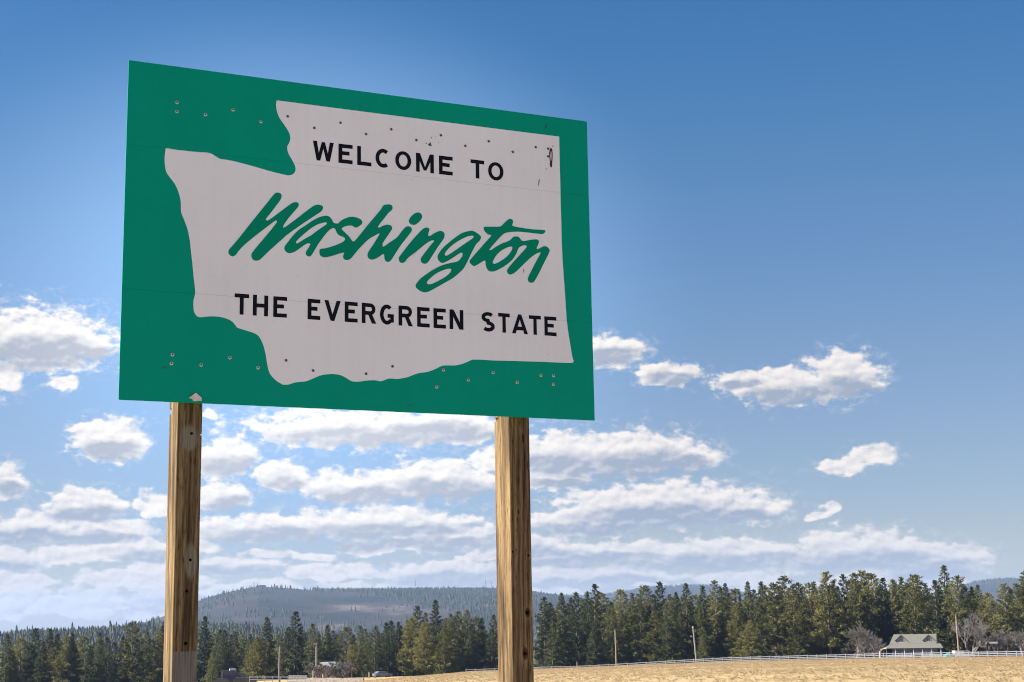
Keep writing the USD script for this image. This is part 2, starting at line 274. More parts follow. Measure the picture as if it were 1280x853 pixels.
# ------------------------------------------------------------------ the welcome sign
YAW = math.degrees(0.4306); SO = np.array([-2.2052, 8.451, 0.0]); SW, STOP, SBOT = 3.0, 3.2543 + 1.6, 3.2543 + 1.6 - 1.9985
_t, _n = np.array([math.cos(0.4306), math.sin(0.4306), 0]), np.array([-math.sin(0.4306), math.cos(0.4306), 0])
def sp(x, y, depth=0.0):              # photo point -> (along the board, height)
    d = ray(x, y); k = ((SO + _n * depth - EYE) @ _n) / (d @ _n); q = EYE + k * d
    return float((q - SO) @ _t), float(q[2])
def board_mat(name, color, rough=0.45):
    return usdkit.material(stage, f"/World/Looks/{name}", {
     "tc": ("texture_coordinate", {}), "n1": ("noise_texture", {"scale": 1.3, "detail": 5.0}), "m2": ("mapping", {"scale": (26, 26, 1.2)}),
     "n2": ("noise_texture", {"scale": 1.0, "detail": 4.0}), "n3": ("noise_texture", {"scale": 55.0, "detail": 3.0}),
     "r1": ("rgb_ramp", {"ramp": [(0.25, (0.90, 0.90, 0.90)), (0.7, (1, 1, 1))]}), "r2": ("rgb_ramp", {"ramp": [(0.3, (0.975, 0.97, 0.965)), (0.65, (1, 1, 1))]}),
     "r3": ("rgb_ramp", {"ramp": [(0.22, (0.80, 0.78, 0.75)), (0.34, (1, 1, 1))]}),
     "a": ("mix", {"mix_type": "multiply", "fac": 1.0, "color1": color}), "b": ("mix", {"mix_type": "multiply", "fac": 1.0}), "c": ("mix", {"mix_type": "multiply", "fac": 1.0}),
     "bu": ("bump", {"strength": 0.22, "distance": 0.012}), "p": ("principled_bsdf", {"roughness": rough, "specular_ior_level": 0.05})},
     [("tc.object", "n1.vector"), ("tc.object", "m2.vector"), ("m2.vector", "n2.vector"), ("tc.object", "n3.vector"), ("n1.fac", "r1.fac"), ("n2.fac", "r2.fac"), ("n3.fac", "r3.fac"),
      ("r1.color", "a.color2"), ("a.color", "b.color1"), ("r2.color", "b.color2"), ("b.color", "c.color1"), ("r3.color", "c.color2"), ("c.color", "p.base_color"),
      ("n1.fac", "bu.height"), ("bu.normal", "p.normal")], surface="p.BSDF")
M_GREEN = board_mat("sign_green", (0.0005, 0.300, 0.205))
M_SCRIPT = board_mat("script_green", (0.0005, 0.240, 0.145))
M_WHITE = board_mat("sign_white", (0.79, 0.80, 0.845))
M_BLACK = plain("sign_black", (0.007, 0.008, 0.014), 0.6, 0.06)
M_BACK = plain("bare_metal", (0.42, 0.43, 0.44), 0.45, metal=0.6)
M_STEEL = plain("screw_metal", (0.50, 0.52, 0.50), 0.4, metal=0.5)
M_DARKSTEEL = plain("weathered_screw", (0.10, 0.08, 0.09), 0.6)
M_RUST = plain("rust", (0.045, 0.025, 0.02), 0.8, scale=60, var=0.5)
M_PEEL = plain("peeled_backing", (0.55, 0.50, 0.52), 0.7, scale=40, var=0.2)
M_CHIP = plain("chipped_paint", (0.03, 0.10, 0.08), 0.7, scale=80, var=0.4)

sign = thing("welcome_sign", "large green welcome sign with white state-shaped map on two wooden posts", "road sign", SO, YAW)
seam_u = np.mean([sp(445, 212.9)[1], sp(698.8, 240.5)[1]]); seam_l = np.mean([sp(243.8, 367.8)[1], sp(707.5, 400.8)[1]])
gap = 0.0004
bands = [(seam_u + gap, STOP), (seam_l + gap, seam_u - gap), (SBOT, seam_l - gap)]
for z0, z1 in bands: part("panel", bx(0, SW, 0, 0.008, z0, z1), M_GREEN, sign)
for z in (seam_u, seam_l): part("joint_strip", bx(0.01, SW - 0.01, 0.0085, 0.012, z - 0.03, z + 0.03), M_GREEN, sign)

def spline(pts, sub=5, closed=True):
    p = np.asarray(pts, float); n = len(p); out = []
    for i in range(n):
        a, b, c, d = p[(i - 1) % n], p[i], p[(i + 1) % n], p[(i + 2) % n]
        def cosang(u, v): return float(u @ v / (np.linalg.norm(u) * np.linalg.norm(v) + 1e-9))
        L = np.linalg.norm(c - b)
        tb = (c - a); tb = tb / (np.linalg.norm(tb) + 1e-9) * L * (1.0 if cosang(b - a, c - b) > 0.25 else 0.0)
        tc = (d - b); tc = tc / (np.linalg.norm(tc) + 1e-9) * L * (1.0 if cosang(c - b, d - c) > 0.25 else 0.0)
        for s in np.linspace(0, 1, sub, endpoint=False):
            h0, h1, h2, h3 = 2*s**3-3*s**2+1, s**3-2*s**2+s, -2*s**3+3*s**2, s**3-s**2
            out.append(h0 * b + h1 * tb + h2 * c + h3 * tc)
    return np.array(out)
def Z(x0, y0, s, *pts): return [(x0 + a / s, y0 + b / s) for a, b in pts]
def to_board(pts): return [sp(x, y) for x, y in pts]
def shape(outer, *holes):
    P = Polygon(spline(to_board(outer))).buffer(0)
    for h in holes: P = P.difference(Polygon(spline(to_board(h))).buffer(0))
    return P

MAP = (Z(340,110,7.107,(42,112),(35,150),(42,200),(65,265),(110,330),(150,395),(162,440),(155,485),(135,525),(145,580),(175,635),(205,695),(208,735),(190,764),(150,778),(100,770))
 + Z(190,170,6.4,(950,285),(820,247),(660,205),(600,193),(540,183),(510,165),(460,138),(350,128),(200,112),(110,98),(102,160),(102,220),(115,290),(145,335),(185,390),(215,460),(230,530),(233,610),(260,680),(285,750),(302,835))
 + Z(220,290,4.264,(75,60),(85,150),(95,250),(102,325),(93,370),(95,420),(107,445),(125,455),(190,450),(250,457),(295,475),(318,500),(325,510),(370,525),(430,547),(455,580),(475,640),(487,710),(500,755),(530,790),(560,810))
 + Z(330,420,6.4,(150,390),(195,390),(250,373),(330,365),(390,343),(460,315),(540,306),(600,312),(650,332),(700,362),(750,367),(820,358),(885,355),(935,363),(1000,342),(1070,345),(1150,330))
 + Z(500,420,5.818,(50,303),(130,273),(200,262),(260,240),(310,217),(400,215),(450,205),(500,185),(530,173),(700,180),(900,185),(1100,192),(1250,197),(1262,185),(1255,165))
 + [(713.8,437.5),(708.8,405),(706.3,370),(703.8,335),(702.5,313),(700.5,240),(698.8,171.0)] + [(625,161.8),(530,149.6),(440,138.0)])
MAPP = shape(MAP)
for z0, z1 in bands: part("map_sheet", extrude(MAPP.intersection(sbox(0, z0, SW, z1)), -0.0015, 0.0005), M_WHITE, sign)

W_ = (Z(280,235,8.527,(540,62),(572,52),(605,65),(614,92),(600,130),(560,185),(500,265),(450,325),(443,342),(457,350),(480,343),(540,300),(620,240),(700,180),(735,160),(765,153),(790,163),(797,182),(785,210),(740,262),(690,320),(650,375),(629,412),(634,428),(650,420),(700,385),(780,325),(860,265))
 + Z(350,250,9.846,(250,195),(330,135),(390,90),(430,68),(470,62),(510,70),(528,90),(525,115),(505,145),(460,175),(400,215),(330,260),(250,315),(150,385),(70,445),(0,510))
 + Z(280,235,8.527,(600,565),(500,655),(420,730),(380,768),(345,778),(310,768),(292,735),(293,705),(320,665),(370,605),(440,520),(500,450),(550,385),(565,362),(560,350),(545,352),(500,385),(420,445),(330,515),(250,580),(190,635),(150,680),(125,715),(95,731),(65,722),(47,695),(50,665),(75,635),(140,560),(220,460),(310,345),(400,235),(480,135)))
ASHI = (Z(350,250,9.846,(575,198),(605,208),(635,240),(655,280),(680,292),(715,290),(740,265),(790,235),(850,213),(910,212),(965,228),(1000,250),(1012,275),(1005,300),(975,325),(945,342),(915,338),(895,322),(860,318),(810,325),(770,342),(758,356),(765,372),(800,405),(850,455),(888,508),(910,512),(930,495),(1000,410),(1080,310),(1160,215),(1240,120))
 + Z(420,245,8.977,(530,110),(560,100),(605,98),(630,115),(633,145),(620,165),(590,190),(540,255),(490,315),(468,348),(480,360),(520,340),(560,327),(595,327),(622,342),(628,370),(615,395),(575,455),(530,520),(520,545),(524,575),(545,565),(600,525),(680,470),(720,420),(770,360),(800,343),(835,350),(850,375),(845,400),(800,460),(745,530),(690,610),(640,690),(605,735),(580,743),(555,732),(542,700),(538,662),(525,655),(490,680),(430,712),(395,717),(365,702),(352,665),(365,625),(410,560),(450,495),(480,445),(489,427),(478,423),(430,450),(370,485),(310,540),(240,615),(180,690),(150,715),(120,722),(90,712),(78,685),(85,660),(91,642),(80,638))
 + Z(350,250,9.846,(720,665),(640,692),(580,706),(540,707),(500,692),(485,660),(487,615),(502,605),(560,597),(640,575),(720,545),(780,515),(800,490),(795,470),(770,455),(730,440),(700,410),(680,365),(668,350),(645,350),(600,380),(555,430),(510,490),(460,560),(420,630),(385,685),(365,698),(335,692),(317,670),(320,640),(345,600),(370,555),(370,542),(350,535),(320,545),(260,585),(190,635),(140,655),(100,655),(70,638),(52,605),(60,570),(100,515),(160,440),(230,370),(300,325),(380,270),(460,225),(520,203)))
A_H = Z(350,250,9.846,(195,520),(200,538),(220,535),(290,490),(350,455),(380,440),(420,410),(480,365),(540,325),(575,297),(578,283),(560,278),(520,285),(460,305),(390,345),(320,400),(250,460),(210,500))
DOT = Z(420,245,8.977,(885,197),(920,188),(950,200),(966,230),(960,255),(935,290),(895,322),(865,328),(835,317),(818,295),(818,270),(835,240),(860,215))
N_ = (Z(420,245,8.977,(704,700),(715,676),(740,645),(800,565),(870,480),(940,405),(985,365),(1010,358),(1040,365),(1047,385))
 + Z(510,270,8.124,(205,180),(204,200),(216,208),(270,175),(320,155),(350,160),(370,185),(365,225),(340,265),(300,320),(250,400),(215,455),(190,482),(165,488),(135,472),(128,440),(145,410),(190,350),(240,285),(265,257),(255,248),(220,260),(160,300),(100,350),(40,405))
 + Z(420,245,8.977,(905,620),(850,665),(800,705),(775,740),(740,755),(712,740)))
G_ = Z(510,270,8.124,(600,160),(650,153),(690,170),(735,205),(740,225),(725,255),(690,290),(660,345),(630,405),(595,480),(560,540),(520,580),(460,630),(390,670),(310,715),(240,755),(195,775),(150,775),(110,755),(82,730),(77,705),(90,680),(130,635),(190,590),(260,545),(340,505),(420,482),(500,465),(530,440),(550,410),(553,387),(540,375),(510,390),(450,430),(390,465),(350,480),(325,470),(305,445),(300,415),(310,385),(350,330),(410,275),(480,220),(540,180))
G_H1 = Z(510,270,8.124,(375,405),(372,385),(400,345),(460,290),(530,245),(600,212),(650,202),(668,208),(660,225),(620,255),(560,295),(490,345),(430,385),(395,405))
G_H2 = Z(510,270,8.124,(195,692),(190,675),(220,640),(280,590),(340,560),(400,540),(432,540),(440,550),(425,580),(380,620),(320,655),(250,690),(215,697))
TON = Z(580,265,8.533,(212,165),(240,160),(300,160),(385,157),(420,130),(455,95),(485,77),(510,82),(523,105),(515,135),(512,150),(560,163),(650,178),(750,190),(840,195),(866,198),(866,212),(850,232),(825,238),(780,233),(700,225),(620,215),(550,213),(480,218),(430,232),(390,265),(340,320),(290,375),(266,408),(285,410),(330,380),(400,340),(460,318),(495,300),(520,272),(550,263),(580,268),(600,290),(620,312),(660,310),(720,298),(775,295),(795,308),(798,325),(785,360),(773,390),(780,401),(810,388),(850,368),(880,372),(905,395),(912,415),(900,450),(870,510),(830,590),(790,670),(760,725),(740,752),(715,758),(690,748),(680,725),(685,695),(710,645),(750,565),(790,490),(815,447),(815,435),(800,435),(765,450),(710,490),(650,545),(590,605),(540,650),(500,670),(475,665),(460,645),(460,620),(480,590),(530,530),(590,465),(640,410),(668,375),(664,362),(640,358),(605,370),(580,390),(560,440),(520,505),(460,560),(390,605),(330,633),(290,638),(260,628),(240,600),(230,565),(228,530),(218,521),(190,535),(140,565),(105,580),(80,565),(60,540),(62,518),(85,490),(150,415),(220,335),(270,280),(290,257),(283,247),(260,245),(235,225),(212,195))
TO_H = Z(580,265,8.533,(303,545),(310,520),(340,470),(390,420),(440,390),(490,372),(513,374),(515,390),(500,425),(460,475),(400,520),(350,548),(320,557))
WORD = unary_union([shape(W_), shape(ASHI, A_H), shape(DOT), shape(N_), shape(G_, G_H1, G_H2), shape(TON, TO_H)]).simplify(0.0006)
part("script_lettering", extrude(WORD, -0.0030, -0.0010), M_SCRIPT, sign)

# block capitals: strokes in a unit box, width w, height 1
def glyph(c, w, s):
    h, b = s / 2, dict(cap_style=2, join_style=2, mitre_limit=6)
    L = lambda *p: LineString(p).buffer(h, **b)
    A = lambda cx, cy, rx, ry, a0, a1: [(cx + rx * math.cos(math.radians(t)), cy + ry * math.sin(math.radians(t))) for t in np.linspace(a0, a1, 24)]
    if c == "E": g = [L((h,0),(h,1)), L((0,1-h),(w,1-h)), L((0,h),(w,h)), L((0,.53),(w*.78,.53))]
    elif c == "L": g = [L((h,0),(h,1)), L((0,h),(w,h))]
    elif c == "T": g = [L((w/2,0),(w/2,1)), L((0,1-h),(w,1-h))]
    elif c == "H": g = [L((h,0),(h,1)), L((w-h,0),(w-h,1)), L((h,.5),(w-h,.5))]
    elif c == "O": return Polygon(A(w/2,.5,w/2,.5,0,360)).difference(Polygon(A(w/2,.5,w/2-s,.5-s*.92,0,360)))
    elif c == "C": g = [LineString(A(w/2,.5,w/2-h,.5-h,52,308)).buffer(h, cap_style=2)]
    elif c == "G": g = [LineString(A(w/2,.5,w/2-h,.5-h,50,318)).buffer(h, cap_style=2), L((w*.55,.44),(w,.44)), L((w-h,.12),(w-h,.44+h))]
    elif c == "W": g = [Polygon([(0,1),(s*1.05,1),(w*.27+s*.42,0),(w*.27-s*.48,0)]), Polygon([(w*.27-s*.45,0),(w*.27+s*.45,0),(w*.5+s*.42,.98),(w*.5-s*.42,.98)]), Polygon([(w*.73-s*.45,0),(w*.73+s*.45,0),(w*.5+s*.42,.98),(w*.5-s*.42,.98)]), Polygon([(w,1),(w-s*1.05,1),(w*.73-s*.42,0),(w*.73+s*.48,0)])]
    elif c == "M": g = [L((h,0),(h,1)), L((w-h,0),(w-h,1)), Polygon([(0,1),(s*1.1,1),(w/2+s*.35,.1),(w/2-s*.35,.1)]), Polygon([(w,1),(w-s*1.1,1),(w/2-s*.35,.1),(w/2+s*.35,.1)])]
    elif c == "N": g = [L((h,0),(h,1)), L((w-h,0),(w-h,1)), Polygon([(0,1),(s*1.15,1),(w,0),(w-s*1.15,0)])]
    elif c == "V": g = [Polygon([(0,1),(s*1.08,1),(w/2+s*.5,0),(w/2-s*.5,0)]), Polygon([(w,1),(w-s*1.08,1),(w/2-s*.5,0),(w/2+s*.5,0)])]
    elif c == "A": g = [Polygon([(0,0),(s*1.08,0),(w/2+s*.45,1),(w/2-s*.45,1)]), Polygon([(w,0),(w-s*1.08,0),(w/2-s*.45,1),(w/2+s*.45,1)]), L((w*.2,.27),(w*.8,.27))]
    elif c == "R":
        bowl = Polygon([(0,1),(w*.58,1)] + A(w*.60,.71,w*.37,.29,90,-90) + [(0,.42)]).difference(Polygon([(s,1-s),(w*.56,1-s)] + A(w*.58,.71,w*.37-s*.85,.29-s,90,-90) + [(s,.42+s)]))
        g = [L((h,0),(h,1)), bowl, Polygon([(w*.45,.45),(w*.45+s*1.1,.45),(w+.02,0),(w-s*1.08,0)])]
    elif c == "S":
        pts = A(w/2,.735,w/2-h,.265-h,38,270)[:] ; pts2 = A(w/2,.265+h*.0,w/2-h,.265-h+.0,90,-142)
        g = [LineString(pts + [(w/2, .5)] + pts2).buffer(h, cap_style=2, join_style=1)]
    return unary_union(g)
def text(entries, topline, baseline, slim):
    zt = np.mean([sp(*q)[1] for q in topline]); zb = np.mean([sp(*q)[1] for q in baseline]); H = zt - zb
    for c, xl, xr, ym in entries:
        u0, u1 = sp(xl, ym)[0], sp(xr, ym)[0]
        g = affinity.affine_transform(glyph(c, (u1 - u0) / H, slim), [H, 0, 0, H, u0, zb])
        part("letter", extrude(g, -0.0030, -0.0010), M_BLACK, sign)
text([("W",391,417,189),("E",423,440.6,192),("L",446.4,464,195),("C",469.3,488.5,198),("O",493.9,513.8,201),("M",520,542.1,205),("E",548.7,565.6,207),("T",588.3,605,211),("O",610.0,629.1,214)],
     [(391,176.2),(423,180),(548.7,195.3),(605,200.8)], [(423,203.3),(446.4,206.5),(548.7,217.7),(597,223.8)], 0.195)
text([("T",293.1,311,381),("H",316.1,334.9,381),("E",341.5,358.5,383),("E",384.5,400.1,387),("V",405.4,425.6,389),("E",430.9,446.9,391),("R",452.2,469.6,393),("G",474.9,492.1,395),("R",498.1,515.3,397),("E",521.3,536.9,399),("E",541.8,557.1,401),("N",561.9,579,402),("S",601.9,618.1,403),("T",622.8,637.1,405),("A",639.8,659.5,407),("T",661.3,676,408),("E",680.4,695.3,408)],
     [(293.1,366.8),(384.5,373.3),(521.3,384.3),(680.4,396)], [(300,393.8),(384.5,398.8),(521.3,408.4),(680.4,420)], 0.185)

def disc(u, z, r, y0, h, sides=12):   # a domed screw head facing the road
    ang = np.linspace(0, 2 * np.pi, sides, endpoint=False); rings = [(r, 0), (r, h * .5), (r * .75, h), (r * .45, h), (r * .38, h * .4)]
    v = [(u + rr * math.cos(a), y0 - hh, z + rr * math.sin(a)) for rr, hh in rings for a in ang] + [(u, y0 - h * .4, z)]
    f = []
    for i in range(len(rings) - 1):
        for j in range(sides):
            k = (j + 1) % sides; f += [[i*sides+j, i*sides+k, (i+1)*sides+k], [i*sides+j, (i+1)*sides+k, (i+1)*sides+j]]
    c = len(v) - 1; i = len(rings) - 1
    f += [[i*sides+j, i*sides+(j+1) % sides, c] for j in range(sides)]
    m = trimesh.Trimesh(np.array(v), np.array(f), process=False); return m
GS = [(221.3,128.3),(221,139.5),(256.8,143.5),(291.3,137.5),(326,152.3),(215.5,443.5),(214.3,454.5),(251.5,456.3),(287.3,447.3),(322.5,459.8),(545.8,483.8),(554.3,462.5),(585.3,475),(616.3,465.8),(646.5,478),(676,469.3),(691.8,469.8),(691.5,480.5)]
WS = [(359.5,145.8),(392.8,160.3),(425.5,153.8),(457.5,168),(489,162),(520.3,175.5),(551,169.5),(581.5,182.8),(610.8,177),(641,190.3),(669.5,184.3),(685,186.3),(685,195.8),(357.5,450.8),(391.3,463.5),(457.5,467.5),(490.5,458.3)]
for x, y in GS:
    u, z = sp(x, y); w = part("washer", disc(u, z, 0.0105, 0.0, 0.003, 14), M_STEEL, sign, 40); part("screw", disc(u, z, 0.0050, -0.0022, 0.004, 8), M_DARKSTEEL, w, 40)
for x, y in WS: u, z = sp(x, y); part("screw", disc(u, z, 0.0082, -0.0015, 0.004), M_DARKSTEEL, sign, 40)
# damage on the board
def ring(pts, w): return LineString(to_board(pts)).buffer(w)
rust = unary_union([Polygon(to_board(Z(640,150,9.475,(445,350),(460,332),(474,350),(480,400),(480,455),(474,500),(472,560),(455,565),(446,530),(450,500),(442,460),(438,400)))).difference(Polygon(to_board(Z(640,150,9.475,(458,372),(466,380),(468,420),(464,480),(457,488),(452,440))))),
   Point(sp(690.9,183)).buffer(.004), Point(sp(683,211.5)).buffer(.003)])
part("rust_mark", extrude(rust, -0.0026, -0.0012), M_RUST, sign)
part("scratch", extrude(Polygon(to_board(Z(640,150,9.475,(318,705),(327,710),(322,740),(312,778),(305,780),(312,745)))), -0.0024, -0.0012), M_RUST, sign)
part("scratch", extrude(Polygon(to_board(Z(640,150,9.475,(408,55),(418,48),(400,90),(384,108),(390,85)))), -0.0012, 0.0002), M_RUST, sign)
part("scratch", extrude(Polygon(to_board(Z(580,265,8.533,(632,605),(640,615),(640,640),(632,655),(634,632)))), -0.0024, -0.0012), M_RUST, sign)
part("scratch", extrude(Polygon(to_board(Z(140,320,4,(245,560),(278,552),(280,556),(250,565)))), -0.0012, 0.0002), M_CHIP, sign)
for x, y, r in ((512, 507, .006), (494.5, 503.5, .003), (646.2, 149.0, .004)): part("paint_chip", extrude(Point(sp(x, y)).buffer(r, 3), -0.0012, 0.0002), M_CHIP, sign)
for a, b, r in [(340,147,2.4),(298,132,1.1),(345,128,.9),(357,68,1.1),(400,55,.5),(440,122,.6),(352,158,1.2),(1275,225,.8)]:
    x, y = sp(500 + a / 9.143, 165 + b / 9.143); rr = random.Random(a)
    part("paint_chip", extrude(Polygon([(x + r * .0042 * rr.uniform(.6, 1.3) * math.cos(t), y + r * .0042 * rr.uniform(.6, 1.3) * math.sin(t)) for t in np.linspace(0, 5.6, 8)]), -0.0024, -0.0012), M_CHIP, sign)
peel = [sp(200 + a / 18.14, 490 + b / 18.14) for a, b in ((650,130),(700,105),(760,60),(800,30),(850,65),(940,140),(945,212),(880,205),(830,215),(745,210),(735,165),(690,155))]
pm = extrude(Polygon(peel), -0.006, 0.0002); pv = pm.vertices; pv[:, 1] -= 0.014 * np.clip((pv[:, 2] - peel[10][1]) / 0.06, 0, 1); pm.vertices = pv
part("peeled_patch", pm, M_PEEL, sign)

# posts and the rails behind the board
PW, PD, PY = 0.1415, 0.2228, 0.052
post_x = (0.3469, 2.4226)
# the posts were fitted at 3 cm behind the face; keep the same image lines at their real depth
def wood(name, extra_nodes=(), extra_links=(), tint=(1, 1, 1), out="t.color"):
    n = {"tc": ("texture_coordinate", {}), "m0": ("mapping", {"rotation": (0.030, -0.022, 0.2), "location": (0.05, 0.03, 0)}),
     "m1": ("mapping", {"scale": (1, 1, 0.11)}), "wv": ("wave_texture", {"wave_type": "rings", "rings_direction": "z", "scale": 9.0, "distortion": 5.0, "detail": 3.0, "detail_scale": 1.6}),
     "m2": ("mapping", {"scale": (95, 95, 2.2)}), "n2": ("noise_texture", {"scale": 1.0, "detail": 6.0, "roughness": 0.65}),
     "m4": ("mapping", {"scale": (130, 130, 12)}), "n4": ("noise_texture", {"scale": 1.0, "detail": 3.0, "roughness": 0.6}), "r4": ("rgb_ramp", {"ramp": [(0.33, (0.38, 0.33, 0.28)), (0.43, (0.95, 0.94, 0.93)), (0.62, (1.10, 1.10, 1.08))]}), "x4": ("mix", {"mix_type": "multiply", "fac": 1.0}),
     "m3": ("mapping", {"scale": (14, 14, 0.7)}), "n3": ("noise_texture", {"scale": 1.0, "detail": 4.0}),
     "r1": ("rgb_ramp", {"ramp": [(0.0, (0.090, 0.066, 0.039)), (0.5, (0.152, 0.114, 0.067)), (1.0, (0.195, 0.150, 0.090))]}),
     "r2": ("rgb_ramp", {"ramp": [(0.34, (0.26, 0.22, 0.19)), (0.43, (0.78, 0.75, 0.71)), (0.62, (1.18, 1.16, 1.12))]}),
     "r3": ("rgb_ramp", {"ramp": [(0.34, (0.58, 0.55, 0.52)), (0.48, (0.95, 0.93, 0.90)), (0.66, (1.22, 1.19, 1.14))]}),
     "x1": ("mix", {"mix_type": "multiply", "fac": 1.0}), "x2": ("mix", {"mix_type": "multiply", "fac": 1.0}), "t": ("mix", {"mix_type": "multiply", "fac": 1.0, "color2": tint}),
     "bu": ("bump", {"strength": 0.35, "distance": 0.005}), "p": ("principled_bsdf", {"roughness": 0.85, "specular_ior_level": 0.2}), **dict(extra_nodes)}
    l = [("tc.object", "m0.vector"), ("m0.vector", "m1.vector"), ("m1.vector", "wv.vector"), ("tc.object", "m2.vector"), ("m2.vector", "n2.vector"), ("tc.object", "m3.vector"), ("m3.vector", "n3.vector"),
     ("wv.fac", "r1.fac"), ("n2.fac", "r2.fac"), ("n3.fac", "r3.fac"), ("r1.color", "x1.color1"), ("r2.color", "x1.color2"), ("x1.color", "x2.color1"), ("r3.color", "x2.color2"), ("tc.object", "m4.vector"), ("m4.vector", "n4.vector"), ("n4.fac", "r4.fac"), ("x2.color", "x4.color1"), ("r4.color", "x4.color2"), ("x4.color", "t.color1"),
     ("n2.fac", "bu.height"), ("bu.normal", "p.normal"), (out, "p.base_color"), *extra_links]
    return usdkit.material(stage, f"/World/Looks/{name}", n, l, surface="p.BSDF")
M_HOLE = plain("hole_dark", (0.012, 0.010, 0.008), 0.9)
def post_mesh(u0, holes, notch):
    m = m3.Manifold.cube([PW, PD, STOP - 0.05 + 0.8]).translate([u0, PY, -0.8])
    # slightly worn corners
    c = 0.003
    cs = m3.CrossSection([[(c, 0), (PW - c, 0), (PW, c), (PW, PD - c), (PW - c, PD), (c, PD), (0, PD - c), (0, c)]])
    m = m3.Manifold.extrude(cs, STOP - 0.05 + 0.8, 60).translate([u0, PY, -0.8])
    for u, z, r in holes: m = m - m3.Manifold.cylinder(0.05, r, r * .7, 10).rotate([-90, 0, 0]).translate([u, PY - 0.001, z])
    nz, ns = notch
    m = m - m3.Manifold.extrude(m3.CrossSection([[(-.01, -ns), (.012, -ns * .7), (ns * .9, 0), (.01, ns), (-.01, ns)]]), 0.08).rotate([90, 0, 0]).translate([u0, PY + PD + 0.02, nz])
    q = m.to_mesh(); v = np.array(q.vert_properties[:, :3]); f = np.array(q.tri_verts)
    tm = trimesh.Trimesh(v, f, process=False)
    nn = meshkit.noise(np.stack([v[:, 0] * 40, v[:, 1] * 40, v[:, 2] * 2.2], -1), 11) - 0.5
    tm.vertices = v + np.stack([nn * .0022, np.roll(nn, 7) * .0016, 0 * nn], -1)
    return tm
def hole(x, y, r=0.009): u, z = sp(x, y, PY); return (u, z, r)
HL = [hole(239.5, 542), hole(251.5, 543, .007), hole(238, 700, .009), hole(233.5, 739, .010), hole(232.3, 804.5, .010)]
HR = [hole(659.5, 766, .013), hole(656.5, 817, .013), hole(661.5, 694.5, .006), hole(641, 690, .007)]
step_z = sp(232, 814.5, PY)[1]
def ell(name, x, y, rx, rz):
    u, z = sp(x, y, PY)
    return {f"{name}a": ("vector_math", {"math_type": "multiply_add", "vector2": (1 / rx, 0, 1 / rz), "vector3": (-u / rx, 0, -z / rz)}), f"{name}b": ("vector_math", {"math_type": "length"}),
            f"{name}n": ("math", {"math_type": "multiply_add", "value2": 1.2}), f"{name}c": ("map_range", {"range_type": "smoothstep", "from_min": 1.35, "from_max": 1.75, "to_min": 0.75, "to_max": 0.0, "clamp": True})}, \
           [("tc.object", f"{name}a.vector1"), (f"{name}a.vector", f"{name}b.vector1"), ("n2.fac", f"{name}n.value1"), (f"{name}b.value", f"{name}n.value3"), (f"{name}n.value", f"{name}c.value")]
e1, l1 = ell("e1", 236.5, 548, 0.052, 0.080); e2, l2 = ell("e2", 238.5, 702, 0.036, 0.105)
xtra = {**e1, **e2, "ss": ("separate_xyz", {}),
  "zl": ("math", {"math_type": "less_than", "value2": step_z}), "yl": ("math", {"math_type": "less_than", "value2": PY + 0.004}), "zy": ("math", {"math_type": "multiply"}),
  "zyf": ("math", {"math_type": "multiply", "value2": 0.88}), "em": ("math", {"math_type": "maximum"}), "ey": ("math", {"math_type": "multiply"}),
  "gr2": ("rgb_ramp", {"ramp": [(0.36, (0.06, 0.053, 0.049)), (0.47, (0.142, 0.130, 0.122)), (0.66, (0.195, 0.180, 0.170))]}),
  "gm": ("rgb_ramp", {"ramp": [(0.35, (0.10, 0.095, 0.07)), (0.65, (0.25, 0.24, 0.19))]}),
  "k1": ("mix", {}), "k2": ("mix", {})}
xl = l1 + l2 + [("tc.object", "ss.vector"), ("ss.z", "zl.value1"), ("ss.y", "yl.value1"), ("zl.value", "zy.value1"), ("yl.value", "zy.value2"), ("zy.value", "zyf.value1"),
  ("e1c.result", "em.value1"), ("e2c.result", "em.value2"), ("em.value", "ey.value1"), ("yl.value", "ey.value2"), ("n2.fac", "gr2.fac"), ("n2.fac", "gm.fac"),
  ("ey.value", "k1.fac"), ("t.color", "k1.color1"), ("gm.color", "k1.color2"), ("zyf.value", "k2.fac"), ("k1.color", "k2.color1"), ("gr2.color", "k2.color2")]
_u, _z = sp(234.2, 775, PY)
xtra.update({"sa": ("vector_math", {"math_type": "multiply_add", "vector2": (1 / .018, 0, 1 / .26), "vector3": (-_u / .018, 0, -_z / .26)}), "sb": ("vector_math", {"math_type": "length"}), "sn": ("math", {"math_type": "multiply_add", "value2": 1.0}),
  "sc": ("map_range", {"range_type": "smoothstep", "from_min": 0.9, "from_max": 1.7, "to_min": 0.72, "to_max": 0.0, "clamp": True}), "sy": ("math", {"math_type": "multiply"}), "sm": ("mix", {"color2": (0.035, 0.026, 0.017)})})
xl = [q for q in xl if q != ("t.color", "k1.color1")] + [("tc.object", "sa.vector1"), ("sa.vector", "sb.vector1"), ("n2.fac", "sn.value1"), ("sb.value", "sn.value3"), ("sn.value", "sc.value"), ("sc.result", "sy.value1"), ("yl.value", "sy.value2"), ("sy.value", "sm.fac"), ("t.color", "sm.color1"), ("sm.color", "k1.color1")]
M_POST_L = wood("post_wood_stained", xtra.items(), xl, (1.0, 0.97, 0.90), "k2.color")
